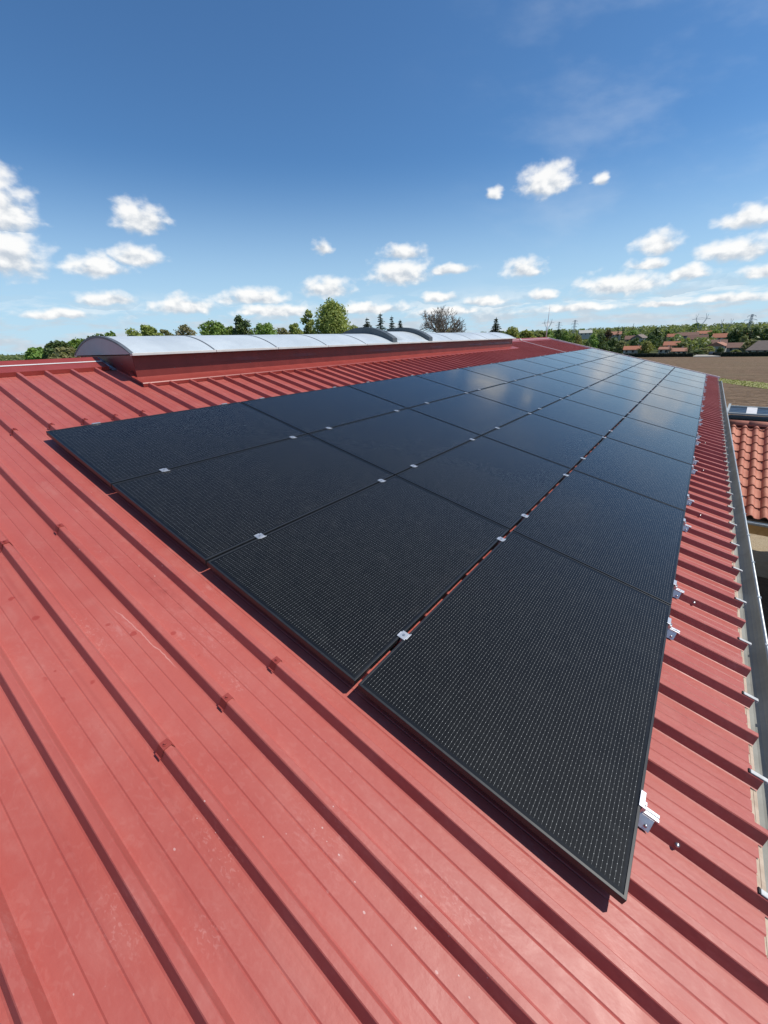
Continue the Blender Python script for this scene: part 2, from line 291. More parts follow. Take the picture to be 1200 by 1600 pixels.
M['greybark'] = noisy('grey_brown_bark', (0.25, 0.205, 0.165), (0.17, 0.14, 0.115), 6.0, 0.9)
M['lattice'] = noisy('galvanised_lattice', (0.36, 0.39, 0.42), (0.31, 0.34, 0.37), 1.0, 0.6)
M['rackframe'] = noisy('pale_grey_frame', (0.46, 0.48, 0.46), (0.38, 0.40, 0.38), 3.0, 0.45)
M['slat'] = noisy('dark_blue_slats', (0.045, 0.058, 0.075), (0.065, 0.08, 0.10), 2.0, 0.3)
M['darkblock'] = noisy('near_black_block', (0.02, 0.022, 0.024), (0.035, 0.036, 0.038), 2.0, 0.7)

def ground_material(name, stops, scale, furrow=None, bump=0.05, bscale=3.0):
    mt, t, b = pmat(name, stops[0], 0.95, 0.0, 0.15)
    v = t.add('ShaderNodeTexCoord').outputs['Object']
    c = t.mix(t.ramp(t.noise(v, scale, 8.0, 0.7), 0.3, 0.7), stops[0], stops[1])
    c = t.mix(t.math('MULTIPLY', t.ramp(t.noise(v, scale * 0.06, 5.0, 0.6), 0.42, 0.68), 0.65), c, stops[2])
    h = t.noise(v, bscale, 5.0, 0.7)
    if furrow:
        x, y, z = t.xyz(v)
        s = t.math('SINE', t.math('ADD', t.math('MULTIPLY', t.math('ADD', y, t.math('MULTIPLY', x, furrow[1])), furrow[0]), t.math('MULTIPLY', t.noise(v, 0.3, 3.0, 0.6), 3.0)))
        h = t.math('ADD', h, t.math('MULTIPLY', s, 0.35))
        st = t.noise(t.comb(t.math('MULTIPLY', x, 0.05), t.math('MULTIPLY', y, 0.9), 0.0), 0.6, 5.0, 0.65)
        c = t.mix(t.math('MULTIPLY', t.ramp(st, 0.42, 0.66), 0.5), c, stops[3])
    t.put(b.inputs['Base Color'], c)
    bn = t.add('ShaderNodeBump'); bn.inputs['Distance'].default_value = bump; t.put(bn.inputs['Height'], h); t.put(b.inputs['Normal'], bn.outputs[0])
    return mt
M['meadow'] = ground_material('meadow', ((0.085, 0.10, 0.035), (0.06, 0.075, 0.028), (0.11, 0.11, 0.05)), 0.4)
M['soil'] = ground_material('ploughed_soil', ((0.255, 0.170, 0.105), (0.120, 0.078, 0.048), (0.180, 0.132, 0.078), (0.300, 0.205, 0.130)), 0.75, (2.6, 0.12), 0.6, 1.3)
M['grass'] = ground_material('rough_grass', ((0.34, 0.32, 0.13), (0.22, 0.235, 0.085), (0.40, 0.35, 0.19)), 1.6, None, 0.2, 3.0)
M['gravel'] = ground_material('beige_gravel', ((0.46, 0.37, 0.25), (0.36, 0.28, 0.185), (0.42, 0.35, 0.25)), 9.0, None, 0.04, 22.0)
M['yard'] = ground_material('dark_brown_yard', ((0.15, 0.10, 0.062), (0.10, 0.068, 0.044), (0.125, 0.09, 0.06)), 5.0, None, 0.05, 9.0)
L = {}
L['oak'] = leaf_material('mid_green_leaves', (0.147, 0.250, 0.053), (0.294, 0.423, 0.087))
L['spring'] = leaf_material('bright_spring_leaves', (0.233, 0.290, 0.068), (0.465, 0.483, 0.128), 0.4)
L['dark'] = leaf_material('dark_green_leaves', (0.060, 0.107, 0.036), (0.131, 0.196, 0.056), 0.25)
L['olive'] = leaf_material('olive_budding_leaves', (0.215, 0.215, 0.083), (0.331, 0.323, 0.129), 0.35)
L['conifer'] = leaf_material('conifer_needles', (0.019, 0.038, 0.022), (0.043, 0.070, 0.031), 0.12)
L['bluegreen'] = leaf_material('blue_green_needles', (0.039, 0.057, 0.039), (0.072, 0.091, 0.062), 0.12)
L['tan'] = leaf_material('tan_budding_twigs', (0.250, 0.203, 0.101), (0.343, 0.296, 0.148), 0.3)
L['willow'] = leaf_material('pale_yellow_green_leaves', (0.245, 0.259, 0.065), (0.346, 0.338, 0.108), 0.4)
L['purple'] = leaf_material('copper_leaves', (0.065, 0.030, 0.022), (0.10, 0.048, 0.032), 0.3)
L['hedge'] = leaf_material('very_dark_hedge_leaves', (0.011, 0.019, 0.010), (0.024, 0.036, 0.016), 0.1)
L['wood'] = leaf_material('far_wood_leaves', (0.119, 0.181, 0.066), (0.292, 0.317, 0.119), 0.45)

# ---------------------------------------------------------------- mesh helpers
class MB:
    def __init__(s): s.v = []; s.f = []
    def add(s, vs, fs):
        o = len(s.v); s.v += [tuple(q) for q in vs]; s.f += [tuple(i + o for i in f) for f in fs]
    def quad(s, a, b, c, d): s.add([a, b, c, d], [(0, 1, 2, 3)])
    def box(s, x0, x1, y0, y1, z0, z1, mat=None):
        vs = [Vector(q) for q in ((x0, y0, z0), (x1, y0, z0), (x1, y1, z0), (x0, y1, z0), (x0, y0, z1), (x1, y0, z1), (x1, y1, z1), (x0, y1, z1))]
        if mat: vs = [mat @ q for q in vs]
        s.add(vs, [(3, 2, 1, 0), (4, 5, 6, 7), (0, 1, 5, 4), (1, 2, 6, 5), (2, 3, 7, 6), (3, 0, 4, 7)])
    def prism(s, prof, y0, y1, cap=True):           # profile in x,z extruded along y
        n = len(prof)
        vs = [(x, y0, z) for x, z in prof] + [(x, y1, z) for x, z in prof]
        fs = [(i, (i + 1) % n, n + (i + 1) % n, n + i) for i in range(n)]
        if cap: fs += [tuple(range(n - 1, -1, -1)), tuple(range(n, 2 * n))]
        s.add(vs, fs)
    def strip(s, prof, y0, y1):                     # open profile in x,z extruded along y
        n = len(prof)
        vs = [(x, y0, z) for x, z in prof] + [(x, y1, z) for x, z in prof]
        s.add(vs, [(i, i + 1, n + i + 1, n + i) for i in range(n - 1)])
    def tube(s, pts, rad, n=8, cap=True):
        pts = [Vector(q) for q in pts]; rings = []
        if not isinstance(rad, (list, tuple)): rad = [rad] * len(pts)
        base = len(s.v); up = None
        for i, q in enumerate(pts):
            d = (pts[min(i + 1, len(pts) - 1)] - pts[max(i - 1, 0)]).normalized()
            a = d.orthogonal().normalized() if up is None else (up - d * up.dot(d)).normalized()
            up = a; b_ = d.cross(a)
            for k in range(n):
                t_ = 2 * math.pi * k / n; s.v.append(tuple(q + (a * math.cos(t_) + b_ * math.sin(t_)) * rad[i]))
        for i in range(len(pts) - 1):
            for k in range(n):
                s.f.append((base + i * n + k, base + i * n + (k + 1) % n, base + (i + 1) * n + (k + 1) % n, base + (i + 1) * n + k))
        if cap:
            s.f.append(tuple(base + k for k in range(n - 1, -1, -1))); e = base + (len(pts) - 1) * n; s.f.append(tuple(e + k for k in range(n)))
    def dome(s, c, r, n=10, rings=4, zs=1.0, axis=None):
        q = Vector((0, 0, 1)).rotation_difference(axis).to_matrix() if axis else Matrix.Identity(3)
        vs = []; fs = []
        for i in range(rings):
            t_ = (math.pi / 2) * i / rings
            for k in range(n):
                a = 2 * math.pi * k / n
                vs.append(Vector(c) + q @ Vector((r * math.cos(t_) * math.cos(a), r * math.cos(t_) * math.sin(a), r * zs * math.sin(t_))))
        vs.append(Vector(c) + q @ Vector((0, 0, r * zs)))
        for i in range(rings - 1):
            for k in range(n): fs.append((i * n + k, i * n + (k + 1) % n, (i + 1) * n + (k + 1) % n, (i + 1) * n + k))
        for k in range(n): fs.append(((rings - 1) * n + k, (rings - 1) * n + (k + 1) % n, len(vs) - 1))
        s.add(vs, fs)
    def build(s, name, mat, parent=None, loc=(0, 0, 0), rot=(0, 0, 0), smooth=False, bevel=0.0):
        me = bpy.data.meshes.new(name); me.from_pydata(s.v, [], s.f); me.update()
        if smooth: me.polygons.foreach_set('use_smooth', [True] * len(me.polygons))
        me.materials.append(mat)
        o = bpy.data.objects.new(name, me); COL.objects.link(o)
        o.location = loc; o.rotation_euler = rot
        if parent: o.parent = parent
        if bevel:
            bv = o.modifiers.new('bevel', 'BEVEL'); bv.width = bevel; bv.segments = 2; bv.limit_method = 'ANGLE'
        return o
def tag(o, label=None, cat=None, group=None, kind=None):
    if label: o['label'] = label
    if cat: o['category'] = cat
    if group: o['group'] = group
    if kind: o['kind'] = kind
    return o
def thing(name, label, cat, loc=(0, 0, 0), rot=(0, 0, 0), group=None):
    o = bpy.data.objects.new(name, None); o.empty_display_size = 0.2; COL.objects.link(o)
    o.location = loc; o.rotation_euler = rot
    return tag(o, label, cat, group)
def dup(src, loc=None, rot=None, label=None, group=None, scale=None):
    r = src.copy(); COL.objects.link(r)
    if loc is not None: r.location = loc
    if rot is not None: r.rotation_euler = rot
    if scale is not None: r.scale = scale
    if label: r['label'] = label
    if group: r['group'] = group
    for ch in src.children:
        c = ch.copy(); COL.objects.link(c); c.parent = r
        for g in ch.children:
            q = g.copy(); COL.objects.link(q); q.parent = c
    return r
ORD = ['nearest', 'second', 'third', 'fourth', 'fifth', 'sixth', 'seventh', 'eighth', 'ninth', 'tenth', 'eleventh', 'twelfth', 'thirteenth', 'fourteenth', 'fifteenth', 'sixteenth', 'seventeenth', 'eighteenth', 'nineteenth', 'twentieth', 'twenty-first', 'twenty-second', 'twenty-third']

# ---------------------------------------------------------------- ground
SECT = 144
RINGS = [0, 6, 12, 18, 24, 30, 38, 46, 60, 80, 100, 120, 150, 190, 252, 282, 320, 350, 380, 450, 540, 650, 780, 900, 1100, 1400, 1900, 2600, 3600, 5000, 8000]
def sm(t): t = max(0.0, min(1.0, t)); return t * t * (3 - 2 * t)
def ground_z(x, y):
    dx, dy = x - CAM.x, y - CAM.y; r = math.hypot(dx, dy); a = math.degrees(math.atan2(dx, dy))
    z = -6.0 - 5.0 * sm((r - 22) / 45)
    s = 0.25 + 0.75 * sm((a + 48) / 28) if a < 90 else 0.25
    und = mnoise.noise(Vector((x / 260, y / 260, 0.3))) * 5.0 * sm((r - 320) / 300)
    return z + s * 16.5 * sm((r - 285) / 950) + s * und
def polar(r, a): return (CAM.x + r * math.sin(R(a)), CAM.y + r * math.cos(R(a)))
g = MB()
for i, r in enumerate(RINGS[1:]):
    for k in range(SECT):
        x, y = polar(r, k * 360 / SECT); g.v.append((x, y, ground_z(x, y)))
g.v.append((CAM.x, CAM.y, -6.0)); c0 = len(g.v) - 1
for i in range(len(RINGS) - 2):
    for k in range(SECT): g.f.append((i * SECT + (k + 1) % SECT, i * SECT + k, (i + 1) * SECT + k, (i + 1) * SECT + (k + 1) % SECT))
for k in range(SECT): g.f.append((c0, k, (k + 1) % SECT))
tag(g.build('ground', M['meadow'], smooth=True), kind='structure')
def ring_patch(name, r0, r1, a0, a1, lift, mat):
    b = MB(); rr = [r for r in RINGS if r0 <= r <= r1]; aa = [a for a in [k * 360 / SECT - 180 for k in range(SECT + 1)] if a0 <= a <= a1]
    for r in rr:
        for a in aa:
            x, y = polar(r, a); b.v.append((x, y, ground_z(x, y) + lift))
    n = len(aa)
    for i in range(len(rr) - 1):
        for k in range(n - 1): b.f.append((i * n + k + 1, i * n + k, (i + 1) * n + k, (i + 1) * n + k + 1))
    return tag(b.build(name, mat, smooth=True), kind='structure')
ring_patch('field', 24, 252, -25, 75, 0.06, M['soil'])
yd = MB(); yd.box(4.0, 30.0, -8.0, 13.2, -6.2, -5.93); tag(yd.build('yard', M['yard']), kind='structure')  # darker brown ground on the near side of the gravel
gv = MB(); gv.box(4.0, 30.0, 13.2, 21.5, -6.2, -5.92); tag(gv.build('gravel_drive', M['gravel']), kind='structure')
# grass strip crossing the field
rnd = random.Random(5)
b = MB(); N = 60
e0, e1 = Vector((-20, 137)), Vector((60, 26))
A0 = at(1108, 592.5, 100).xy; 
def on_ground(px, py, z=-10.95):
    d = ray(px, py); q = CAM + d * ((z - CAM.z) / d.z); return q
top = [on_ground(1095, 587), on_ground(1140, 593.5), on_ground(1200, 599), on_ground(1300, 607)]
bot = [on_ground(1095, 592), on_ground(1140, 600), on_ground(1200, 608.5), on_ground(1300, 622)]
def lerp_poly(P, t):
    k = t * (len(P) - 1); i = min(int(k), len(P) - 2); return P[i].lerp(P[i + 1], k - i)
prev = None
for i in range(N + 1):
    t_ = i / N; a_ = lerp_poly(top, t_); c_ = lerp_poly(bot, t_); n_ = mnoise.noise(Vector((i * 0.7, 0, 0)))
    a_ = a_ + Vector((0, 2.2 * n_, 0)); c_ = c_ + Vector((0, 1.4 * mnoise.noise(Vector((i * 0.8, 5, 0))), 0))
    row = [a_.lerp(c_, q / 4) for q in range(5)]
    for q in row: b.v.append((q.x, q.y, -10.88))
    if i:
        for q in range(4): o_ = (i - 1) * 5 + q; b.f.append((o_, o_ + 1, o_ + 6, o_ + 5))
tag(b.build('grass_strip', M['grass']), kind='structure')
# tufts of the strip
tf = MB()
for i in range(900):
    t_ = rnd.random(); q = lerp_poly(top, t_).lerp(lerp_poly(bot, t_), rnd.random() * 1.06 - 0.03); a_ = rnd.random() * 3.14; h_ = rnd.uniform(0.08, 0.26); w_ = rnd.uniform(0.06, 0.2)
    dv = Vector((math.cos(a_), math.sin(a_), 0)) * w_; q = Vector((q.x, q.y, -10.88)); tp = q + Vector((rnd.uniform(-.08, .08), rnd.uniform(-.08, .08), h_))
    tf.add([q - dv, q + dv, tp], [(0, 1, 2)])
tag(tf.build('grass_tufts', L['willow']), 'rough pale green grass growing in a strip across the ploughed field', 'grass', kind='stuff')

# ---------------------------------------------------------------- barn
PAN = -0.090                           # pan of the sheet below the panel faces
RIBP, RIB0 = 0.262, -0.146             # rib pitch, one rib centre
ZT = PAN + 0.0475                       # rib tops
U0, U1, V0, V1 = -3.97, 21.15, -2.25, 5.04
ROT = (0, PITCH, 0)
SN, CS = math.sin(PITCH), math.cos(PITCH)
def W(v, u, z=0.0): return Vector((v * CS + z * SN, u, -v * SN + z * CS))   # roof coordinates to world
GZ = -6.0
barn = thing('barn', 'long barn with a red ribbed metal roof, skylight on the ridge and grey gutter', 'building', (0, 0, 0))
def bpart(mb, name, mat, rot=ROT, parent=barn, **k): return mb.build(name, mat, parent, rot=rot, **k)
kmin, kmax = -14, 81
rnd = random.Random(3)
def rib_profile(c):
    return [(c - 0.036, PAN), (c - 0.0305, PAN + 0.0018), (c - 0.0145, ZT - 0.0026), (c - 0.0115, ZT), (c + 0.0115, ZT), (c + 0.0145, ZT - 0.0026), (c + 0.0305, PAN + 0.0018), (c + 0.036, PAN)]
def sheet(ragged):
    mb = MB(); prof = []
    for k in range(kmin, kmax + 1):
        c = RIB0 + RIBP * k
        prof += [(q, z, 'r') for q, z in rib_profile(c)]
        for g_ in (0.099, 0.163):
            gc = c + g_
            prof += [(gc - 0.0045, PAN, 'p'), (gc, PAN - 0.0024, 'p'), (gc + 0.0045, PAN, 'p')]
    X1 = V1
    xs = [V0 + 0.005, -1.0, 0.5, 2.0, 3.5]
    cut = 0
    for i in range(len(prof) - 1):
        (ua, za, ta), (ub, zb, tb) = prof[i], prof[i + 1]
        isr = ta == 'r' and tb == 'r' and ub - ua < 0.03
        if i % 3 == 0: cut = rnd.uniform(0.008, 0.024)
        xe = X1 if (isr or not ragged) else X1 - cut - rnd.uniform(0, 0.006)
        xx = xs + [xe]
        o_ = len(mb.v)
        for x_ in xx: mb.v += [(x_, ua, za), (x_, ub, zb)]
        for j in range(len(xx) - 1): mb.f.append((o_ + 2 * j, o_ + 2 * j + 2, o_ + 2 * j + 3, o_ + 2 * j + 1))
    for k in range(kmin, kmax + 1):
        c = RIB0 + RIBP * k
        mb.add([(V1 - 0.006, c - 0.027, PAN), (V1 - 0.006, c + 0.027, PAN), (V1 - 0.006, c + 0.012, ZT - 0.002), (V1 - 0.006, c - 0.012, ZT - 0.002)], [(0, 1, 2, 3)])
    return mb
bpart(sheet(True), 'roof_sheet', M['red'])
rs = sheet(False); ridge_w = W(V0, 0, 0)
shift = MB(); shift.v = [(x - V0, y - (U0 + U1) / 2, z) for x, y, z in rs.v]; shift.f = rs.f
rp = W(V0, (U0 + U1) / 2, 0.0)
shift.build('roof_sheet', M['red'], barn, loc=(ridge_w.x - 0.0 - 0.0, (U0 + U1) / 2, ridge_w.z), rot=(0, PITCH, math.pi))
# lap joints running up every fourth rib, underside board and cream sandwich edge
for k in range(kmin + 1, kmax, 4):
    c = RIB0 + RIBP * k; lap = MB()
    lap.box(V0 + 0.4, V1 - 0.001, c - 0.0105, c + 0.0105, ZT - 0.001, ZT + 0.0012); bpart(lap, 'lap_strip', M['red'])
fo = MB(); fo.box(V1 - 0.16, V1 - 0.012, U0, U1 - 0.05, PAN - 0.05, PAN - 0.006); fo.box(V1 - 0.012, V1 + 0.001, U0, U1 - 0.05, PAN - 0.055, PAN - 0.0045)
bpart(fo, 'sheet_edge', M['foam'])
un = MB(); un.box(V0 + 0.02, V1 - 0.162, U0 + 0.1, U1 - 0.1, PAN - 0.06, PAN - 0.006); bpart(un, 'roof_underside', M['barnwall'])
# white clips on the end of every second rib
for k in range(-4, kmax + 1, 2):
    c = RIB0 + RIBP * k
    mb = MB(); mb.box(V1 - 0.050, V1 + 0.016, c - 0.0105, c + 0.0105, ZT + 0.0005, ZT + 0.007)
    mb.box(V1 + 0.010, V1 + 0.016, c - 0.0105, c + 0.0105, ZT - 0.010, ZT + 0.0005)
    o = bpart(mb, 'rib_end_clip', M['whitecap'], bevel=0.003)
    s_ = MB(); s_.box(V1 - 0.056, V1 - 0.0505, c - 0.010, c + 0.0105, ZT + 0.0003, ZT + 0.006);
    s_.build('clip_seal', M['rubber'], o)
# saddle clips with screws on the purlin lines
def saddle(c, v):
    mb = MB(); hw = 0.017
    prof = [(c - 0.0345, PAN + 0.012), (c - 0.0295, PAN + 0.013), (c - 0.0155, ZT + 0.0025), (c + 0.0155, ZT + 0.0025), (c + 0.0265, PAN + 0.016)]
    vs = [(v - hw, u, z) for u, z in prof] + [(v + hw, u, z) for u, z in prof]; n = len(prof)
    vs2 = [(x, y, z + 0.0022) for x, y, z in vs]
    fs = []
    for i in range(n - 1):
        fs += [(2 * n + i, 2 * n + i + 1, 3 * n + i + 1, 3 * n + i), (i, n + i, n + i + 1, i + 1), (i, i + 1, 2 * n + i + 1, 2 * n + i), (n + i + 1, n + i, 3 * n + i, 3 * n + i + 1)]
    fs += [(0, 2 * n, 3 * n, n), (n - 1, 2 * n - 1, 4 * n - 1, 3 * n - 1)]
    mb.add(vs + vs2, fs)
    o = bpart(mb, 'roof_saddle', M['red_trim'])
    s_ = MB(); s_.tube([(v, c, ZT + 0.0045), (v, c, ZT + 0.0065)], 0.0095, 12); s_.tube([(v, c, ZT + 0.0065), (v, c, ZT + 0.012)], 0.0055, 6); s_.build('screw', M['red_trim'], o)
for k, v in [(-5, 3.08), (-4, 3.08), (-2, 3.08), (-1, 3.08), (0, 3.08), (-4, 1.41), (-3, 1.41), (-2, 1.41), (-1, 1.41), (-3, -0.25), (-2, -0.25), (-1, -0.25), (0, -0.25), (1, -0.25), (2, -0.25), (3, -0.25), (4, -0.25), (-6, 4.75), (-4, 4.75), (-2, 4.75)]:
    saddle(RIB0 + RIBP * k, v)
for k in (2, 9, 16, 23, 30):
    c = RIB0 + RIBP * k - 0.024; v = 4.745; mb = MB(); a = Vector((0, -0.93, 0.36)); q = Vector((v, c + 0.002, PAN + 0.022))
    mb.tube([q, q + a * 0.004], 0.009, 12); mb.dome(q + a * 0.004, 0.0068, 10, 3, 1.0, a)
    bpart(mb, 'roof_screw', M['steel'], smooth=True)
# ridge caps
def ridge_cap(u0, u1):
    mb = MB(); L_ = [(-1.945, PAN + 0.003), (-1.945, ZT + 0.004), (-2.118, ZT + 0.022), (-2.128, ZT + 0.027), (-2.252, ZT + 0.052)]
    pts = [W(v, 0, z) for v, z in L_]; rx = W(V0, 0, 0).x
    prof = [(q.x, q.z) for q in pts]; prof[-1] = (rx, prof[-1][1])
    prof += [(2 * rx - x, z) for x, z in reversed(prof[:-1])]
    n_ = max(2, int((u1 - u0) / 0.5))
    for i in range(n_): mb.strip([(x, z + 0.003 * mnoise.noise(Vector((x * 3, u0 + i, 0))) * 0) for x, z in prof], u0 + (u1 - u0) * i / n_, u0 + (u1 - u0) * (i + 1) / n_)
    o = bpart(mb, 'ridge_cap', M['red_trim'], rot=(0, 0, 0))
    hl = MB(); a_, b_ = W(-2.116, 0, ZT + 0.0255), W(-2.132, 0, ZT + 0.0305)
    hl.box(-0.009, 0.009, u0 + 0.002, u1 - 0.002, -0.001, 0.0022, Matrix.Translation(((a_.x + b_.x) / 2, 0, (a_.z + b_.z) / 2)) @ Matrix.Rotation(PITCH + 0.28, 4, 'Y'))
    hl.build('fold_highlight', M['whitetrim'], o)  # bright edge highlight of the fold, painted as a white strip
    return o
ridge_cap(U0, 1.32)
ridge_cap(14.6, U1 - 0.02)
# small closing lip of the cap between ribs
# crumpled foil end of the cap
mb = MB(); n1, n2 = 6, 4
for i in range(n1 + 1):
    for j in range(n2 + 1):
        v = -2.24 + 0.33 * i / n1; u = 1.318 + (0.05 + 0.06 * i / n1) * j / n2
        q = W(v, u, ZT + 0.05 - 0.075 * i / n1 - 0.03 * j / n2 + 0.012 * mnoise.noise(Vector((i * 0.9, j * 1.3, 2)))); mb.v.append(tuple(q))
for i in range(n1):
    for j in range(n2): o_ = i * (n2 + 1) + j; mb.f.append((o_, o_ + 1, o_ + n2 + 2, o_ + n2 + 1))
fo_ = bpart(mb, 'ridge_end_foil', M['foil'], rot=(0, 0, 0)); sdf = fo_.modifiers.new('solid', 'SOLIDIFY'); sdf.thickness = 0.003
# gable trim, far end
mb = MB(); mb.box(V0, V1 + 0.05, U1 - 0.03, U1 + 0.05, PAN - 0.10, ZT + 0.05); bpart(mb, 'gable_trim', M['whitetrim'])
# walls
rx, rz = W(V0, 0, PAN - 0.07).x, W(V0, 0, PAN - 0.07).z
ex = W(V1 - 0.35, 0, PAN - 0.07); hw_ = ex.x - rx
mb = MB(); mb.prism([(rx - hw_, GZ - 0.3), (rx + hw_, GZ - 0.3), (rx + hw_, ex.z), (rx, rz), (rx - hw_, ex.z)], U0 + 0.2, U1 - 0.15)
bpart(mb, 'wall', M['barnwall'], rot=(0, 0, 0))
# gutter: half round trough with rolled rim and brackets
gc = W(V1 + 0.068, 0, PAN - 0.075); gr = 0.098
mb = MB(); prof = []
for i in range(13):
    a_ = math.pi + math.pi * i / 12; prof.append((gc.x + gr * math.cos(a_), gc.z + gr * math.sin(a_)))
outp = [(gc.x + (gr - 0.004) * math.cos(math.pi + math.pi * i / 12), gc.z + (gr - 0.004) * math.sin(math.pi + math.pi * i / 12)) for i in range(12, -1, -1)]
mb.prism(prof + outp, U0 - 0.05, U1 + 0.12)
mb.add([(x, U1 + 0.119, z) for x, z in prof], [tuple(range(13))])
gut = bpart(mb, 'gutter', M['zinc'], rot=(0, 0, 0))
mb = MB(); q0 = (gc.x + gr + 0.004, gc.z + 0.004)
mb.tube([(q0[0], U0 - 0.05, q0[1]), (q0[0], U1 + 0.12, q0[1])], 0.0105, 10); mb.build('gutter_rim', M['zinc_rim'], gut, smooth=True)
u = -3.7
while u < U1:
    br = MB(); br.box(gc.x + gr - 0.006, gc.x + gr + 0.017, u - 0.012, u + 0.012, gc.z + 0.013, gc.z + 0.017)
    br.box(gc.x + gr + 0.0145, gc.x + gr + 0.0175, u - 0.014, u + 0.014, gc.z - 0.05, gc.z + 0.013)
    br.build('gutter_bracket', M['zinc_rim'], gut); u += 0.655

# skylight on the ridge
SK0, SK1 = 1.40, 14.25
RX = W(V0, 0, 0).x; ZE = 0.556; AH = 0.225; HWD = 0.925
sky_curb = MB(); zb = lambda x: None
CW = 0.835
zroof = W(V0, 0, PAN).z
def curb_z(x): return zroof - abs(x - RX) * math.tan(PITCH) - 0.02
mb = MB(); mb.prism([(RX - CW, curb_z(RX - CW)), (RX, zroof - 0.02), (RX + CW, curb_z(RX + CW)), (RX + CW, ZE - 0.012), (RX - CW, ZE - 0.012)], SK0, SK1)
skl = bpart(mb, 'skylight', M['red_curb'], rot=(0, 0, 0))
# upper folded band whose lower lip bulges open here and there
lipf = lambda y: 0.004 + 0.022 * max(0.0, mnoise.noise(Vector((y * 1.1, 3.3, 0))) * 2.0 - 0.25) 
up_ = MB(); N = 240
for i in range(N + 1):
    y = SK0 + 0.004 + (SK1 - SK0 - 0.008) * i / N; zl = 0.405 + 0.008 * mnoise.noise(Vector((y * 0.8, 0, 0)))
    up_.v += [(RX + CW + 0.0035, y, ZE - 0.014), (RX + CW + 0.0035, y, zl + 0.05), (RX + CW + lipf(y), y, zl), (RX + CW + lipf(y) - 0.003, y, zl)]
    if i:
        o_ = (i - 1) * 4
        for q in range(3): up_.f.append((o_ + q, o_ + q + 1, o_ + q + 5, o_ + q + 4))
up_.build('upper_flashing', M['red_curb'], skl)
for i, u in enumerate([1.9, 3.1, 4.3, 5.5, 6.7, 7.9, 9.1, 10.3, 11.5, 12.7]):
    for z in (0.37, 0.47):
        dk = MB(); dk.dome((RX + CW + (0.004 if z > .4 else 0.0), u + (0.3 if z > .4 else 0), z), 0.006, 8, 2, 0.6, Vector((1, 0, 0))); dk.build('rivet', M['seam'], skl)
for x in (-0.55, -0.25, 0.2, 0.5):
    dk = MB(); dk.dome((RX + x, SK0, 0.44), 0.009, 8, 2, 0.6, Vector((0, -1, 0))); dk.build('rivet', M['seam'], skl)
# apron flashing lying on the rib tops
ap = MB(); prof = [W(-1.50, 0, ZT + 0.055), W(-1.43, 0, ZT + 0.014), W(-1.40, 0, ZT + 0.006), W(-1.15, 0, ZT + 0.005), W(-1.14, 0, ZT - 0.004), W(-1.138, 0, PAN + 0.006)]
ap.strip([(q.x, q.z) for q in prof], SK0 - 0.05, SK1 + 0.12)
apo = ap.build('apron_flashing', M['red_trim'], skl); sf = apo.modifiers.new('solid', 'SOLIDIFY'); sf.thickness = 0.003
# barrel vault
def arc(hw, h, n, zoff=0.0):
    rr = (hw * hw + h * h) / (2 * h); a0 = math.asin(hw / rr); zc = ZE + h - rr
    return [(RX + rr * math.sin(-a0 + 2 * a0 * i / n), zc + rr * math.cos(-a0 + 2 * a0 * i / n) + zoff) for i in range(n + 1)]
SEAMS = [2.49, 3.60, 4.75, 5.88, 7.03, 8.40, 9.6, 10.75, 11.9, 13.05]
mb = MB(); prev = SK0 - 0.03
for sgm in SEAMS + [SK1 + 0.06]:
    pr = arc(HWD, AH, 28)
    nseg = 1
    for j in range(nseg):
        y0 = prev + (sgm - prev) * j / nseg; y1 = prev + (sgm - prev) * (j + 1) / nseg
        mb.strip(pr, y0, y1)
    prev = sgm
dm = mb.build('barrel_vault', M['dome'], skl, smooth=True)
for sgm in SEAMS:
    po, pi_ = arc(HWD + 0.003, AH + 0.005, 28), arc(HWD - 0.006, AH - 0.006, 28); mb = MB()
    pr = po + list(reversed(pi_)); mb.prism(pr, sgm - 0.013, sgm + 0.013, False); mb.build('joint_strip', M['seam'], skl)
for y in (SK0 - 0.03, SK1 + 0.06):
    mb = MB(); pr = arc(HWD, AH, 28); mb.add([(x, y, z) for x, z in pr], [tuple(range(len(pr)))])
    ep = mb.build('end_plate', M['endplate'], skl); sf = ep.modifiers.new('solid', 'SOLIDIFY'); sf.thickness = 0.01
for y in (SK0 - 0.045, SK1 + 0.03):
    mb = MB(); po, pi_ = arc(HWD + 0.006, AH + 0.007, 28), arc(HWD - 0.024, AH - 0.020, 28)
    mb.prism(po + list(reversed(pi_)), y, y + 0.045, False)
    n = len(po); mb.f += [(i, 2 * n - 1 - i, 2 * n - 2 - i, i + 1) for i in range(n - 1)]
    mb.build('end_trim', M['seam'], skl)
for sg in (1, -1):
    x0 = RX + sg * (HWD - 0.05); x1 = RX + sg * (HWD + 0.018)
    segs = [SK0 - 0.04] + SEAMS + [SK1 + 0.07]
    for a_, b_ in zip(segs, segs[1:]):
        mb = MB(); mb.box(min(x0, x1), max(x0, x1), a_ + 0.004, b_ - 0.004, ZE - 0.018, ZE + 0.014); mb.build('eave_rail', M['rim'], skl, bevel=0.004)
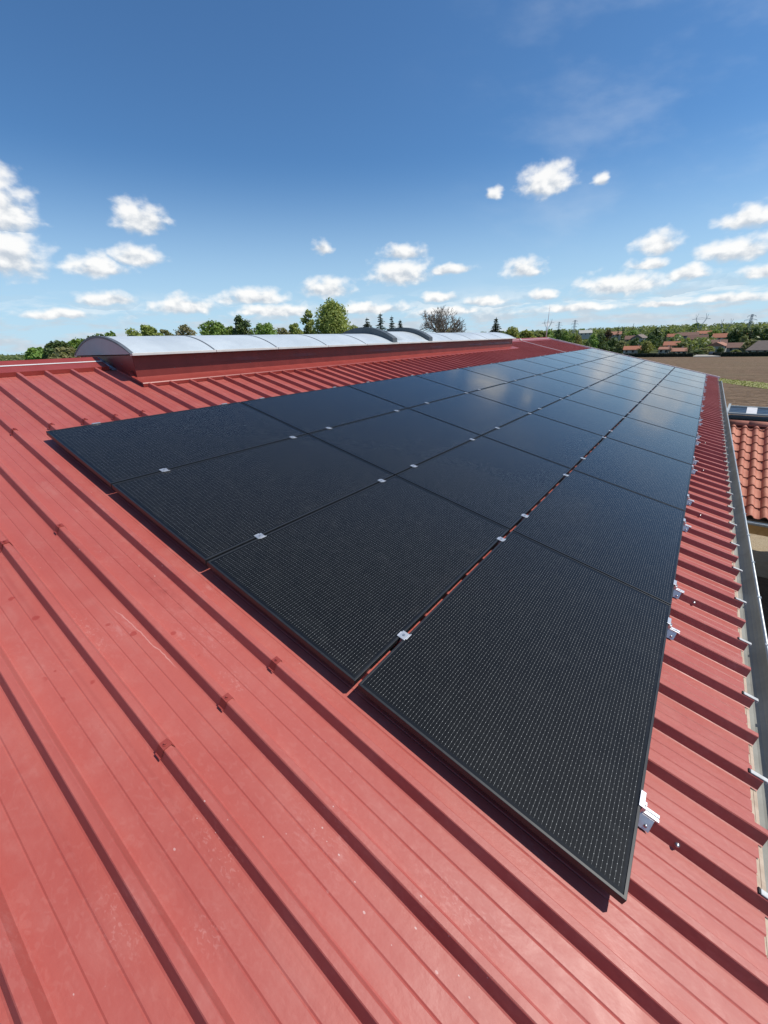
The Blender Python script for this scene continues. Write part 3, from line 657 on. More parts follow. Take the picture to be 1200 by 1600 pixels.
# open smoke-vent frame: two raised dark arches with a lifted pane between
VA, VB = 6.9, 8.45
for k, (ya, yb) in enumerate(((VA - 0.06, VA + 0.10), (VB - 0.06, VB + 0.10))):
    mb = MB(); po, pi_ = arc(HWD - 0.03, AH + 0.03, 24), arc(HWD - 0.03, AH - 0.02, 24)
    n = len(po); po = [(x, z + 0.105) for x, z in po]
    vs = [(x, ya, z) for x, z in po] + [(x, ya, z) for x, z in pi_] + [(x, yb, z) for x, z in po] + [(x, yb, z) for x, z in pi_]; fs = []
    for i in range(n - 1): fs += [(i, n + i, n + i + 1, i + 1), (2 * n + i, 2 * n + i + 1, 3 * n + i + 1, 3 * n + i), (i, i + 1, 2 * n + i + 1, 2 * n + i), (n + i, 3 * n + i, 3 * n + i + 1, n + i + 1)]
    fs += [(0, 2 * n, 3 * n, n), (n - 1, 2 * n - 1, 4 * n - 1, 3 * n - 1)]
    mb.add(vs, fs); mb.build('vent_frame', M['vent'], skl)
mb = MB(); mb.strip([(x, z + 0.022) for x, z in arc(HWD - 0.06, AH + 0.02, 24)], VA + 0.101, VB - 0.061); vp = mb.build('vent_pane', M['dome'], skl, smooth=True); sf = vp.modifiers.new('solid', 'SOLIDIFY'); sf.thickness = 0.01

# ---------------------------------------------------------------- solar panels
PW, VROW = 1.9029, [0.0, 1.150, 2.300, 3.4555]
MH = [1.138, 1.138, 1.138, 1.134]
FD = 0.032
panel = thing('solar_panel', 'x', 'solar panel', (0, 0, 0), ROT, 'solar panels on the barn roof')
def frame_mb():
    mb = MB(); fw = 0.011; w_, h_ = MODH, MODW
    o = [(0, 0), (w_, 0), (w_, h_), (0, h_)]; i = [(fw, fw), (w_ - fw, fw), (w_ - fw, h_ - fw), (fw, h_ - fw)]
    zt, zi, zb = 0.0, -0.0022, -FD
    vs = [(x, y, zt) for x, y in o] + [(x, y, zt) for x, y in i] + [(x, y, zi - 0.002) for x, y in i] + [(x, y, zb) for x, y in o]
    fs = []
    for k in range(4):
        k2 = (k + 1) % 4
        fs += [(k, k2, 4 + k2, 4 + k), (4 + k, 4 + k2, 8 + k2, 8 + k), (12 + k2, k2, k, 12 + k)]
    mb.add(vs, fs)
    j = [(0.028, 0.028), (w_ - 0.028, 0.028), (w_ - 0.028, h_ - 0.028), (0.028, h_ - 0.028)]
    vs = [(x, y, zb) for x, y in o] + [(x, y, zb) for x, y in j]
    mb.add(vs, [(4 + k, 4 + (k + 1) % 4, (k + 1) % 4, k) for k in range(4)])
    return mb
fr = frame_mb().build('frame', M['black'], panel); bv = fr.modifiers.new('bevel', 'BEVEL'); bv.width = 0.0012; bv.segments = 2; bv.limit_method = 'ANGLE'; bv.angle_limit = R(50)
mb = MB(); mb.box(0.009, MODH - 0.009, 0.009, MODW - 0.009, -0.0075, -0.0026); mb.build('glass_face', M['cells'], panel)
ROWN = ['in the row nearest the ridge', 'in the second row from the ridge', 'in the third row from the ridge', 'in the row nearest the eave']
first = True
for r in range(4):
    for j in range(11):
        v = VROW[r] + (0.0 if r < 3 else 0.0); u = j * PW
        lab = 'black solar panel %s, %s' % (ROWN[r], 'closest to the camera' if j == 0 else ('farthest away at the gable' if j == 10 else ORD[j] + ' from the near end'))
        if first: panel.location = W(v, u); panel['label'] = lab; first = False
        else: dup(panel, W(v, u), None, lab)
# clamps: ribs that carry them
def rib_u(x): return RIB0 + RIBP * round((x - RIB0) / RIBP)
CU = []
for j in range(11): CU += [rib_u((j + 0.20) * PW), rib_u((j + 0.888) * PW)]
# mid clamp
clamp = thing('panel_clamp', 'x', 'clamp', (0, 0, 0), ROT, 'silver clamps between the solar panels')
mb = MB()
mb.box(-0.021, 0.021, -0.026, 0.026, 0.0008, 0.0046); mb.box(-0.027, -0.021, -0.026, 0.012, 0.0008, 0.0046); mb.box(0.021, 0.027, -0.014, 0.034, 0.0008, 0.0046)
mb.build('clamp_plate', M['alu'], clamp, bevel=0.001)
mb = MB(); mb.tube([(0, 0, 0.0046), (0, 0, 0.0085)], 0.0075, 6); mb.tube([(0, 0, 0.0085), (0, 0, 0.0086)], 0.004, 6); mb.build('bolt', M['steel'], clamp)
mb = MB(); mb.box(-0.09, 0.09, -0.013, 0.013, ZT + 0.0015, -FD - 0.001); mb.box(-0.004, 0.004, -0.02, 0.02, -FD, 0.0007); mb.build('short_rail', M['alu'], clamp)
SEAMN = ['between ridge row and second row', 'between second and third rows', 'between third row and eave row']
first = True
for s_ in range(3):
    vc = (VROW[s_] + MODH + VROW[s_ + 1]) / 2
    for i, u in enumerate(CU):
        lab = 'silver clamp %s of panels, %s' % (SEAMN[s_], ORD[i] + (' to the camera' if i == 0 else ' from the near end'))
        if first: clamp.location = W(vc, u); clamp['label'] = lab; first = False
        else: dup(clamp, W(vc, u), None, lab)
# end clamps along the ridge side
ec = thing('end_clamp', 'x', 'clamp', (0, 0, 0), ROT, 'silver end clamps along the ridge side of the panels')
mb = MB(); mb.box(-0.012, 0.010, -0.033, 0.033, 0.0008, 0.005); mb.box(-0.012, -0.008, -0.033, 0.033, -0.030, 0.0008); mb.box(-0.035, -0.012, -0.02, 0.02, -0.030, -0.024)
mb.build('clamp_plate', M['alu'], ec, bevel=0.001)
mb = MB(); mb.box(-0.09, 0.05, -0.013, 0.013, ZT + 0.0015, -FD - 0.001); mb.build('short_rail', M['alu'], ec)
first = True
for i, u in enumerate(CU):
    lab = 'silver end clamp on the ridge edge of panels, %s' % (ORD[i] + (' to the camera' if i == 0 else ' from the near end'))
    if first: ec.location = W(0.0 - 0.001, u); ec['label'] = lab; first = False
    else: dup(ec, W(0.0 - 0.001, u), None, lab)
# eave rails sticking out below the panels
VE = VROW[3] + MODH
er = thing('mounting_rail', 'x', 'rail', (0, 0, 0), ROT, 'silver mounting rails sticking out along the eave side of the panels')
mb = MB()
for s_ in (-1, 1): mb.box(-0.10, 0.078, s_ * 0.0095 - 0.0065, s_ * 0.0095 + 0.0065, ZT + 0.0015, -FD - 0.001)
mb.box(-0.10, 0.077, -0.0029, 0.0029, ZT + 0.0015, ZT + 0.006)
mb.build('rail', M['alu'], er, bevel=0.001)
mb = MB(); rt = Matrix.Rotation(R(-21), 4, 'X')
mb.add([(-0.10, -0.0165, ZT + 0.0005), (0.064, -0.0165, ZT + 0.0005), (0.064, -0.0430, PAN + 0.010), (-0.10, -0.0430, PAN + 0.010), (-0.10, -0.019, ZT + 0.0015), (0.064, -0.019, ZT + 0.0015), (0.064, -0.0460, PAN + 0.008), (-0.10, -0.0460, PAN + 0.008)],
       [(0, 1, 2, 3), (7, 6, 5, 4), (0, 4, 5, 1), (1, 5, 6, 2), (2, 6, 7, 3), (3, 7, 4, 0)])
mb.box(-0.10, 0.064, -0.019, -0.012, ZT + 0.0008, ZT + 0.003)
sp = mb.build('side_plate', M['alu'], er)
mb = MB(); a = Vector((0, -0.93, 0.36)); a = Vector((0, -0.76, 0.65)); q = Vector((0.047, -0.0335, PAN + 0.021)); mb.tube([q, q + a * 0.003], 0.0085, 12); mb.dome(q + a * 0.003, 0.0062, 10, 3, 1.0, a); mb.build('screw', M['steel'], sp, smooth=True)
mb = MB(); mb.box(-0.009, 0.0105, -0.030, 0.040, 0.0008, 0.0052); mb.box(0.004, 0.0105, -0.030, 0.040, -0.031, 0.0008); mb.box(0.0105, 0.024, -0.016, 0.016, -0.031, -0.012)
cl = mb.build('end_clamp', M['alu'], er, bevel=0.001)
mb = MB(); mb.tube([(0.017, 0, -0.012), (0.017, 0, -0.006)], 0.006, 6); mb.build('bolt', M['steel'], cl)
first = True
for i, u in enumerate(CU):
    lab = 'silver rail end under the eave panel edge, %s' % (ORD[i] + (' to the camera' if i == 0 else ' from the near end'))
    if first: er.location = W(VE, u); er['label'] = lab; first = False
    else: dup(er, W(VE, u), None, lab)

# cable across the far roof and mast at the ridge end
mb = MB(); pts = []
for i in range(31):
    t_ = i / 30; v = -2.02 + 1.95 * t_; u = 16.95 - 0.35 * t_ + 0.03 * math.sin(t_ * 9)
    c = (u - RIB0) / RIBP; pts.append(W(v, u, ZT + 0.012))
mb.tube(pts, 0.011, 6); mb.tube([W(-2.10, 16.98, ZT + 0.04), W(-2.03, 16.95, ZT + 0.015)], [0.05, 0.03], 8)
tag(mb.build('cable', M['whiteplastic'], smooth=True), 'thin white cable running down the far red roof to the panels', 'cable')
mast = thing('mast', 'thin white upright pole at the far end of the red ridge', 'pole', W(V0, U1 - 0.12, 0.01))
mb = MB(); mb.tube([(0, 0, -0.04), (0, 0, 0.62)], 0.022, 8); mb.build('tube', M['whiteplastic'], mast, smooth=True)
mb = MB(); mb.tube([(0, 0, 0.62), (0.006, 0, 1.45)], [0.014, 0.006], 8); mb.build('rod', M['whiteplastic'], mast, smooth=True)

# ---------------------------------------------------------------- carport with the tiled roof
CE, CR = Vector((5.18, 9.34, -2.93)), Vector((5.18, 12.77, -1.68))
CX1 = 12.5
cp = thing('carport', 'open timber carport with a terracotta barrel-tile roof beside the barn', 'carport', (0, 0, 0))
slope = math.atan2(CR.z - CE.z, CR.y - CE.y); SL = math.hypot(CR.z - CE.z, CR.y - CE.y)
def tile_field(sgn):
    mb = MB(); TW, TE = 0.222, 0.345; nrow = int(SL / TE) + 1; rr = random.Random(8 + sgn)
    ncol = int((CX1 - CE.x) / TW)
    prof = []
    for i in range(13):
        t_ = i / 12
        if t_ < 0.58: a_ = t_ / 0.58; prof.append((t_, 0.062 * math.sin(math.pi * a_) ** 0.85))
        else: a_ = (t_ - 0.58) / 0.42; prof.append((t_, -0.012 * math.sin(math.pi * a_)))
    for r in range(nrow):
        s0 = r * TE; s1 = min(SL + 0.02, s0 + TE + 0.05)
        for c in range(ncol):
            x0 = CE.x + c * TW + rr.uniform(-.002, .002); j = rr.uniform(-0.008, 0.008); jz = rr.uniform(-.003, .003)
            o_ = len(mb.v); n = len(prof)
            for (s_, lift) in ((s0 + j, 0.030 + jz), (s1, 0.002), (s0 + j, 0.014 + jz)):
                for t_, h in prof:
                    y = CE.y + s_ * math.cos(slope) - (h + lift) * math.sin(slope); z = CE.z + s_ * math.sin(slope) + (h + lift) * math.cos(slope)
                    if sgn < 0: y = 2 * CR.y - y
                    mb.v.append((x0 + t_ * TW, y, z))
            for i in range(n - 1):
                mb.f += [(o_ + i, o_ + i + 1, o_ + n + i + 1, o_ + n + i), (o_ + 2 * n + i, o_ + 2 * n + i + 1, o_ + i + 1, o_ + i)]
    return mb
tiles = tile_field(1).build('tiled_roof', M['tile'], cp, smooth=False)
tile_field(-1).build('tiled_roof', M['tile'], cp)
for i in range(19):
    mb = MB(); x0 = CE.x - 0.05 + i * 0.40; n = 9; vs = []
    for (x, rad_, lift) in ((x0, 0.115, 0.0), (x0 + 0.43, 0.098, 0.012), (x0, 0.10, 0.0)):
        for k in range(n):
            a_ = math.pi * k / (n - 1); vs.append((x, CR.y - rad_ * 1.25 * math.cos(a_), CR.z + 0.015 + lift + rad_ * math.sin(a_)))
    fs = []
    for k in range(n - 1): fs += [(k, k + 1, n + k + 1, n + k), (2 * n + k, 2 * n + k + 1, k + 1, k)]
    mb.add(vs, fs); mb.build('ridge_tile', M['tile'], cp, smooth=True)
def onslope(s_, h): return CE.y + s_ * math.cos(slope) - h * math.sin(slope), CE.z + s_ * math.sin(slope) + h * math.cos(slope)
mb = MB(); pr = [onslope(-0.02, -0.012), onslope(SL, -0.012), onslope(SL, -0.045), onslope(-0.02, -0.045)]
for sgn in (1, -1):
    q = [(y if sgn > 0 else 2 * CR.y - y, z) for y, z in pr]
    vs = [(CE.x + 0.02, y, z) for y, z in q] + [(CX1, y, z) for y, z in q]
    mb.add(vs, [(0, 1, 5, 4), (1, 2, 6, 5), (2, 3, 7, 6), (3, 0, 4, 7), (0, 3, 2, 1), (4, 5, 6, 7)])
mb.build('roof_board', M['post'], cp)
mb = MB(); gy, gz = CE.y - 0.055, CE.z - 0.055; prof = []
for i in range(9): a_ = math.pi + math.pi * i / 8; prof.append((gy + 0.06 * math.cos(a_), gz + 0.06 * math.sin(a_)))
prof += [(gy + 0.056 * math.cos(math.pi + math.pi * i / 8), gz + 0.056 * math.sin(math.pi + math.pi * i / 8)) for i in range(8, -1, -1)]
n = len(prof); vs = [(CE.x, y, z) for y, z in prof] + [(CX1, y, z) for y, z in prof]
mb.add(vs, [(i, (i + 1) % n, n + (i + 1) % n, n + i) for i in range(n)])
mb.tube([(CE.x, gy - 0.062, gz + 0.003), (CX1, gy - 0.062, gz + 0.003)], 0.010, 8)
mb.build('gutter', M['zinc_rim'], cp)
for yb in (CE.y + 0.10, 2 * CR.y - CE.y - 0.25):
    mb = MB(); mb.box(CE.x + 0.05, CX1, yb, yb + 0.14, CE.z - 0.36, CE.z - 0.10); mb.build('eave_beam', M['wood'], cp)
    for xp in (8.6, 12.2):
        mb = MB(); mb.box(xp, xp + 0.15, yb, yb + 0.14, -6.2, CE.z - 0.362); mb.build('post', M['post'], cp)
mb = MB(); mb.box(CE.x + 0.05, CX1, CR.y - 0.07, CR.y + 0.07, CR.z - 0.28, CR.z - 0.07); mb.build('ridge_beam', M['wood'], cp)

# ---------------------------------------------------------------- slatted metal shelter out in the field
rk = at(1171, 655.5, 55.0); gz_ = ground_z(rk.x, rk.y) + 0.06
rack = thing('metal_shelter', 'pale metal framed shelter with dark slatted top and white middle strip behind the tiled roof', 'shelter', (rk.x, rk.y, gz_), (0, 0, R(-4)))
W_, D_ = 3.9, 3.4; hf = 2.62; hb = 2.88
zt_ = lambda y: hf + (hb - hf) * y / D_
def rtop(x0, x1, y0, y1, dz0, dz1):
    return [(x0, y0, zt_(y0) + dz0), (x1, y0, zt_(y0) + dz0), (x1, y1, zt_(y1) + dz0), (x0, y1, zt_(y1) + dz0), (x0, y0, zt_(y0) + dz1), (x1, y0, zt_(y0) + dz1), (x1, y1, zt_(y1) + dz1), (x0, y1, zt_(y1) + dz1)]
BF = [(3, 2, 1, 0), (4, 5, 6, 7), (0, 1, 5, 4), (1, 2, 6, 5), (2, 3, 7, 6), (3, 0, 4, 7)]
mb = MB(); h2 = W_ / 2
for (x0, x1, y0, y1) in ((-h2, h2, -0.08, 0.08), (-h2, h2, D_ - 0.08, D_ + 0.08), (-h2 - 0.1, -h2 + 0.1, -0.4, D_ + 0.5), (h2 - 0.1, h2 + 0.1, -0.4, D_ + 0.5)): mb.add(rtop(x0, x1, y0, y1, 0.0, 0.16 if abs(x1 - x0) > 1 else 0.26), BF)
mb.build('top_frame', M['rackframe'], rack)
mb = MB()
for i in range(9): y0 = 0.12 + i * (D_ - 0.24) / 9; mb.add(rtop(-h2 + 0.12, h2 - 0.12, y0, y0 + (D_ - 0.24) / 9, 0.01, 0.06 - 0.02 * (i % 2)), BF)
mb.build('slats', M['slat'], rack)
mb = MB(); mb.add(rtop(-0.42, 0.42, 0.05, D_ - 0.05, 0.065, 0.10), BF); mb.build('white_strip', M['whitetrim'], rack)
for (x, y) in ((-h2, 0), (h2, 0), (-h2, D_), (h2, D_)):
    mb = MB(); mb.box(x - 0.07, x + 0.07, y - 0.07, y + 0.07, -0.3, zt_(y)); mb.build('leg', M['rackframe'], rack)
mb = MB(); mb.tube([(-h2 - 0.02, 0, 0.2), (-h2 - 0.02, D_, 1.8)], 0.05, 6); mb.tube([(-h2 - 0.02, D_, 0.2), (-h2 - 0.02, 0, 1.5)], 0.05, 6); mb.build('brace', M['rackframe'], rack)
mb = MB(); mb.box(-h2 + 0.15, h2 - 0.15, 0.25, D_ - 0.2, 0.6, 2.1); mb.build('dark_block', M['darkblock'], rack, bevel=0.15)  # near-black block filling the space under the slats
tk = MB(); tk.box(-0.75, 0.6, -0.6, 0.6, 0.0, 1.0); tk.tube([(0, 0, 1.0), (0, 0, 1.12)], 0.18, 10)
q = at(1136.5, 648, 58); tag(tk.build('water_tank', M['whitetrim'], loc=(q.x - 0.2, q.y, ground_z(q.x, q.y) + 0.06), bevel=0.1), 'white plastic tank standing left of the slatted metal shelter', 'tank')

# ---------------------------------------------------------------- trees
def leaf_quads(mb, c, r, n, size, rr, shell=0.55, squash=1.0, droop=0.0):
    for i in range(n):
        d = Vector((rr.gauss(0, 1), rr.gauss(0, 1), rr.gauss(0, 1))).normalized()
        k = (shell + (1 - shell) * rr.random()) * (0.9 + 0.3 * rr.random() ** 3)
        q = Vector(c) + Vector((d.x * r, d.y * r, d.z * r * squash)) * k
        nrm = (d + Vector((rr.gauss(0, .7), rr.gauss(0, .7), rr.gauss(0, .7) + 0.3))).normalized()
        a = nrm.orthogonal().normalized(); a.rotate(Matrix.Rotation(rr.random() * 6.28, 3, nrm)); b_ = nrm.cross(a)
        s1 = size * rr.uniform(0.6, 1.3); s2 = s1 * rr.uniform(0.45, 0.9)
        mb.add([q - a * s1, q + b_ * s2 + nrm * s1 * 0.2, q + a * s1, q - b_ * s2 + nrm * s1 * 0.2], [(0, 1, 2, 3)])
def limb_tree(mb, h, r, rr, spread, nl=7, base=0.3):
    top = Vector((rr.uniform(-.05, .05) * h, rr.uniform(-.05, .05) * h, h * 0.8))
    pts = [Vector((0, 0, -0.4)), Vector((rr.uniform(-.02, .02) * h, 0, h * 0.25)), Vector((top.x * .5, top.y * .5, h * 0.5)), top]
    mb.tube(pts, [r, r * 0.8, r * 0.5, r * 0.12], 8)
    for i in range(nl):
        t_ = base + (0.82 - base) * i / nl; p_ = Vector((top.x * t_ * .6, top.y * t_ * .6, h * t_)); a_ = i * 2.4 + rr.random()
        e_ = p_ + Vector((math.cos(a_) * spread * rr.uniform(.6, 1), math.sin(a_) * spread * rr.uniform(.6, 1), h * rr.uniform(.04, .14))); e_.z = min(e_.z, h * .9)
        mid = p_.lerp(e_, 0.5) + Vector((0, 0, -0.03 * h)); mb.tube([p_, mid, e_], [r * 0.4 * (1.1 - t_), r * 0.26 * (1.1 - t_), r * 0.07], 6)
def broadleaf(name, label, cat, h, spread, leaf, seed, n=1500, size=0.26, low=0.3, group=None, loc=(0, 0, 0), lobes=12):
    rr = random.Random(seed); t = thing(name, label, cat, loc, (0, 0, rr.random() * 6.28), group)
    mb = MB(); limb_tree(mb, h, min(0.035 * h, 0.3), rr, spread * 0.75, 8, low); mb.build('trunk', M['bark'], t)
    mb = MB(); ch = h * (1 - low); lr0 = min(spread * 0.52, ch * 0.34)
    for i in range(lobes):
        f_ = (i + 0.5) / lobes; lr = lr0 * rr.uniform(0.62, 1.05) * (1.08 - 0.3 * f_)
        zc = h * low + lr * 0.7 + (ch - lr * 1.65) * f_; rad_ = max(0.0, spread - lr) * math.sin(math.pi * (0.30 + 0.62 * f_)) * rr.uniform(0.45, 1.0)
        a_ = i * 2.4 + rr.uniform(-.5, .5)
        leaf_quads(mb, (rad_ * math.cos(a_), rad_ * math.sin(a_), zc), lr, int(n / lobes), size, rr, 0.42, 0.85)
    if low > 0.3:                      # lower skirts of foliage, below what the roof hides
        for i in range(9):
            a_ = i * 2.4 + rr.random(); zc = h * low * (0.32 + 0.75 * i / 9); leaf_quads(mb, (spread * .55 * math.cos(a_), spread * .55 * math.sin(a_), zc), lr0 * rr.uniform(.8, 1.1), 110, size * 1.5, rr, 0.45, 0.9)
    mb.build('crown', L[leaf], t); return t
def conifer(name, label, cat, h, spread, leaf, seed, loc=(0, 0, 0), group=None, tiers=16, gap=0.0, size=0.30, low=0.08):
    rr = random.Random(seed); t = thing(name, label, cat, loc, (0, 0, rr.random() * 6.28), group)
    mb = MB(); mb.tube([(0, 0, -0.4), (0, 0, h * 0.5), (0, 0, h * 0.98)], [0.022 * h, 0.014 * h, 0.003 * h], 7); mb.build('trunk', M['bark'], t)
    mb = MB()
    skirt = 9 if low > 0.3 else 0
    for i in range(-skirt, tiers):
        f_ = max(0, i) / tiers; z = h * (low + (0.97 - low) * f_) if i >= 0 else h * low * (1 + i / (skirt + 2)); ln = spread * (1 - f_) ** 0.8 * rr.uniform(0.75, 1.1) + 0.12
        nb = max(4, int(9 * (1 - f_) + 3)); 
        for k in range(nb):
            if rr.random() < gap: continue
            a_ = 6.283 * k / nb + rr.uniform(-.3, .3) + i; l2 = ln * rr.uniform(.65, 1.15); m_ = max(4, int(l2 / size * 3.0))
            for j in range(m_):
                s_ = (j + 0.5) / m_; q = Vector((math.cos(a_) * l2 * s_, math.sin(a_) * l2 * s_, z - 0.28 * l2 * s_ * s_ + 0.10 * l2 * s_))
                d = Vector((math.cos(a_ + rr.uniform(-.7, .7)), math.sin(a_ + rr.uniform(-.7, .7)), rr.uniform(-.35, .15))).normalized(); sd_ = Vector((-d.y * .55, d.x * .55, rr.gauss(0, .8))).normalized()
                w_ = size * (1.15 - 0.6 * s_) * rr.uniform(.7, 1.2)
                mb.add([q - d * w_ * .6, q + sd_ * w_ * .5, q + d * w_, q - sd_ * w_ * .5], [(0, 1, 2, 3)])
    mb.build('crown', L[leaf], t); return t
def bare(name, label, h, seed, loc):
    rr = random.Random(seed); t = thing(name, label, 'tree', loc); tr = MB(); br_ = MB()
    tr.tube([(0, 0, -0.4), (0.1, 0, h * 0.4), (0.05, 0.1, h - 4.6)], [0.34, 0.28, 0.21], 9)
    def grow(p_, d, ln, r, depth):
        e_ = p_ + d * ln; mid = p_.lerp(e_, .5) + Vector((rr.gauss(0, .05), rr.gauss(0, .05), rr.gauss(0, .04))) * ln
        br_.tube([p_, mid, e_], [r, r * .8, r * .6], 5 if depth > 2 else 3, False)
        if depth == 0: return
        for k in range(3 if depth > 3 else rr.choice((2, 3, 3))):
            ax = d.orthogonal().normalized(); ax.rotate(Matrix.Rotation(6.283 * k / 3 + rr.uniform(-.8, .8), 3, d))
            nd = (d + ax * rr.uniform(.35, .85) + Vector((0, 0, 0.06))).normalized()
            grow(e_ if rr.random() < .7 else mid, nd, ln * rr.uniform(.62, .86), max(0.029, r * rr.uniform(.52, .7)), depth - 1)
    for k in range(8):
        a_ = 6.283 * k / 8 + rr.uniform(-.3, .3); grow(Vector((0.05, 0.1, h - 5.3 + 0.11 * k)), Vector((math.cos(a_) * .75, math.sin(a_) * .75, rr.uniform(.35, 1.5))).normalized(), 1.36, 0.16, 5)
    tr.build('trunk', M['greybark'], t); br_.build('branches', M['greybark'], t); return t
def base_at(px, top_py, r, h):         # root point of a tree whose tip shows at that pixel, r metres away, h tall
    q = atr(px, top_py, r); return Vector((q.x, q.y, q.z - h))
def tree_h(px, top_py, r):
    q = atr(px, top_py, r); return q.z - ground_z(q.x, q.y), Vector((q.x, q.y, ground_z(q.x, q.y)))
def wide(px, py, r, wpx, bottom):      # height, root, half width and crown start of a tree seen above the roof
    h, q = tree_h(px, py, r); d = (atr(px, py, r) - CAM).dot(cz); zb = atr(px, bottom, r).z
    return h, q, wpx / FPX * d / 2, max(0.05, (zb - q.z) / h)
GL = 'trees in the grove left of the skylight'
for i, (px, py, r, wp, leaf, lab) in enumerate([
    (58, 541, 62, 60, 'oak', 'low green tree at the far left end of the grove'),
    (88, 530, 60, 62, 'dark', 'dark green tree second from the left in the grove'),
    (118, 526, 66, 66, 'oak', 'broad green tree in the middle of the left grove'),
    (146, 519, 64, 66, 'dark', 'dark green tree of the left grove rising beside the skylight end'),
    (170, 517, 75, 50, 'oak', 'green tree peeping over the rounded end of the skylight'),
    (100, 541, 52, 60, 'olive', 'olive bush in front of the left grove')]):
    h, q, sp, lo = wide(px, py, r, wp, 572); broadleaf('grove_tree', lab, 'tree', h, sp, leaf, 20 + i, 2600, 0.24, lo, GL, q, 15)
for i, (px, py, r, wp, leaf, lab) in enumerate([(225, 505, 58, 66, 'spring', 'rounded leafy tree above the near part of the skylight'),
    (286, 503, 66, 38, 'tan', 'tan half-bare tree between two green ones behind the skylight'),
    (329, 497, 62, 56, 'oak', 'mid green tree right of the tan tree behind the skylight'),
    (374, 490, 66, 44, 'dark', 'dark pointed leafy tree behind the middle of the skylight'),
    (354, 508, 70, 44, 'oak', 'low green tree filling the gap behind the skylight'),
    (412, 501, 64, 54, 'oak', 'green tree left of the sparse budding bush behind the skylight'),
    (440, 508, 70, 34, 'tan', 'sparse tan budding bush behind the skylight'),
    (459, 503, 72, 30, 'spring', 'small yellow-green tree left of the tallest bright tree'),
    (252, 513, 80, 50, 'olive', 'low olive tree between the rounded tree and the tan tree')]):
    h, q, sp, lo = wide(px, py, r, wp, 536); broadleaf('leafy_tree', lab, 'tree', h, sp, leaf, 40 + i, 600 if leaf == 'tan' else 1700, 0.17, lo, None, q, 11)
h, q, sp, lo = wide(517, 463, 70, 82, 540); broadleaf('leafy_tree', 'broad bright green tree, tallest of all behind the skylight', 'tree', h, sp, 'spring', 61, 6500, 0.20, lo, None, q, 24)
h, q, sp, lo = wide(480, 481, 76, 34, 538); broadleaf('leafy_tree', 'lower bright tree on the left flank of the tallest tree', 'tree', h, sp, 'spring', 62, 1500, 0.20, lo, None, q, 10)
h, q, sp, lo = wide(551, 505, 76, 30, 536); broadleaf('leafy_tree', 'small bright tree right of the tallest bright green tree', 'tree', h, sp, 'spring', 63, 800, 0.18, lo, None, q, 8)
for i, (px, py, r, wp, leaf, gap, bt, lab) in enumerate([
    (573, 494, 170, 42, 'bluegreen', 0.2, 530, 'ragged cedar with flat branches behind the vent'),
    (594, 486, 165, 40, 'conifer', 0.2, 535, 'tall open fir behind the vent, second of four conifers'),
    (612, 491, 175, 30, 'bluegreen', 0.3, 535, 'thin grey-green conifer behind the vent'),
    (625, 497, 165, 24, 'conifer', 0.0, 535, 'short dense dark fir right of the thin conifer'),
    (776, 493, 110, 34, 'conifer', 0.05, 535, 'lone dark fir at the far end of the skylight')]):
    h, q, sp, lo = wide(px, py, r, wp, bt); conifer('conifer', lab, 'tree', h, sp, leaf, 70 + i, q, None, 15, gap, 0.72 if r > 120 else 0.45, lo)
h, q = tree_h(691, 472, 64); bare('bare_tree', 'leafless grey tree with spreading branches behind the skylight', h, 7, q)
h, q, sp, lo = wide(700, 508, 66, 60, 535); broadleaf('bush', 'thin olive bush under the leafless tree', 'bush', h, sp, 'olive', 77, 420, 0.16, lo, None, q)
for i, (px, py, r, wp, leaf, lab) in enumerate([
    (802, 508, 62, 34, 'spring', 'yellow-green tree just right of the lone dark fir'), (824, 514, 66, 32, 'spring', 'second yellow-green tree right of the lone dark fir'),
    (845, 515, 72, 34, 'willow', 'pale yellow-green tree third right of the lone fir'), (858, 514, 95, 26, 'oak', 'round green tree left of the white mast')]):
    h, q, sp, lo = wide(px, py, r, wp, 540); broadleaf('leafy_tree', lab, 'tree', h, sp, leaf, 80 + i, 1500, 0.18, lo, None, q)

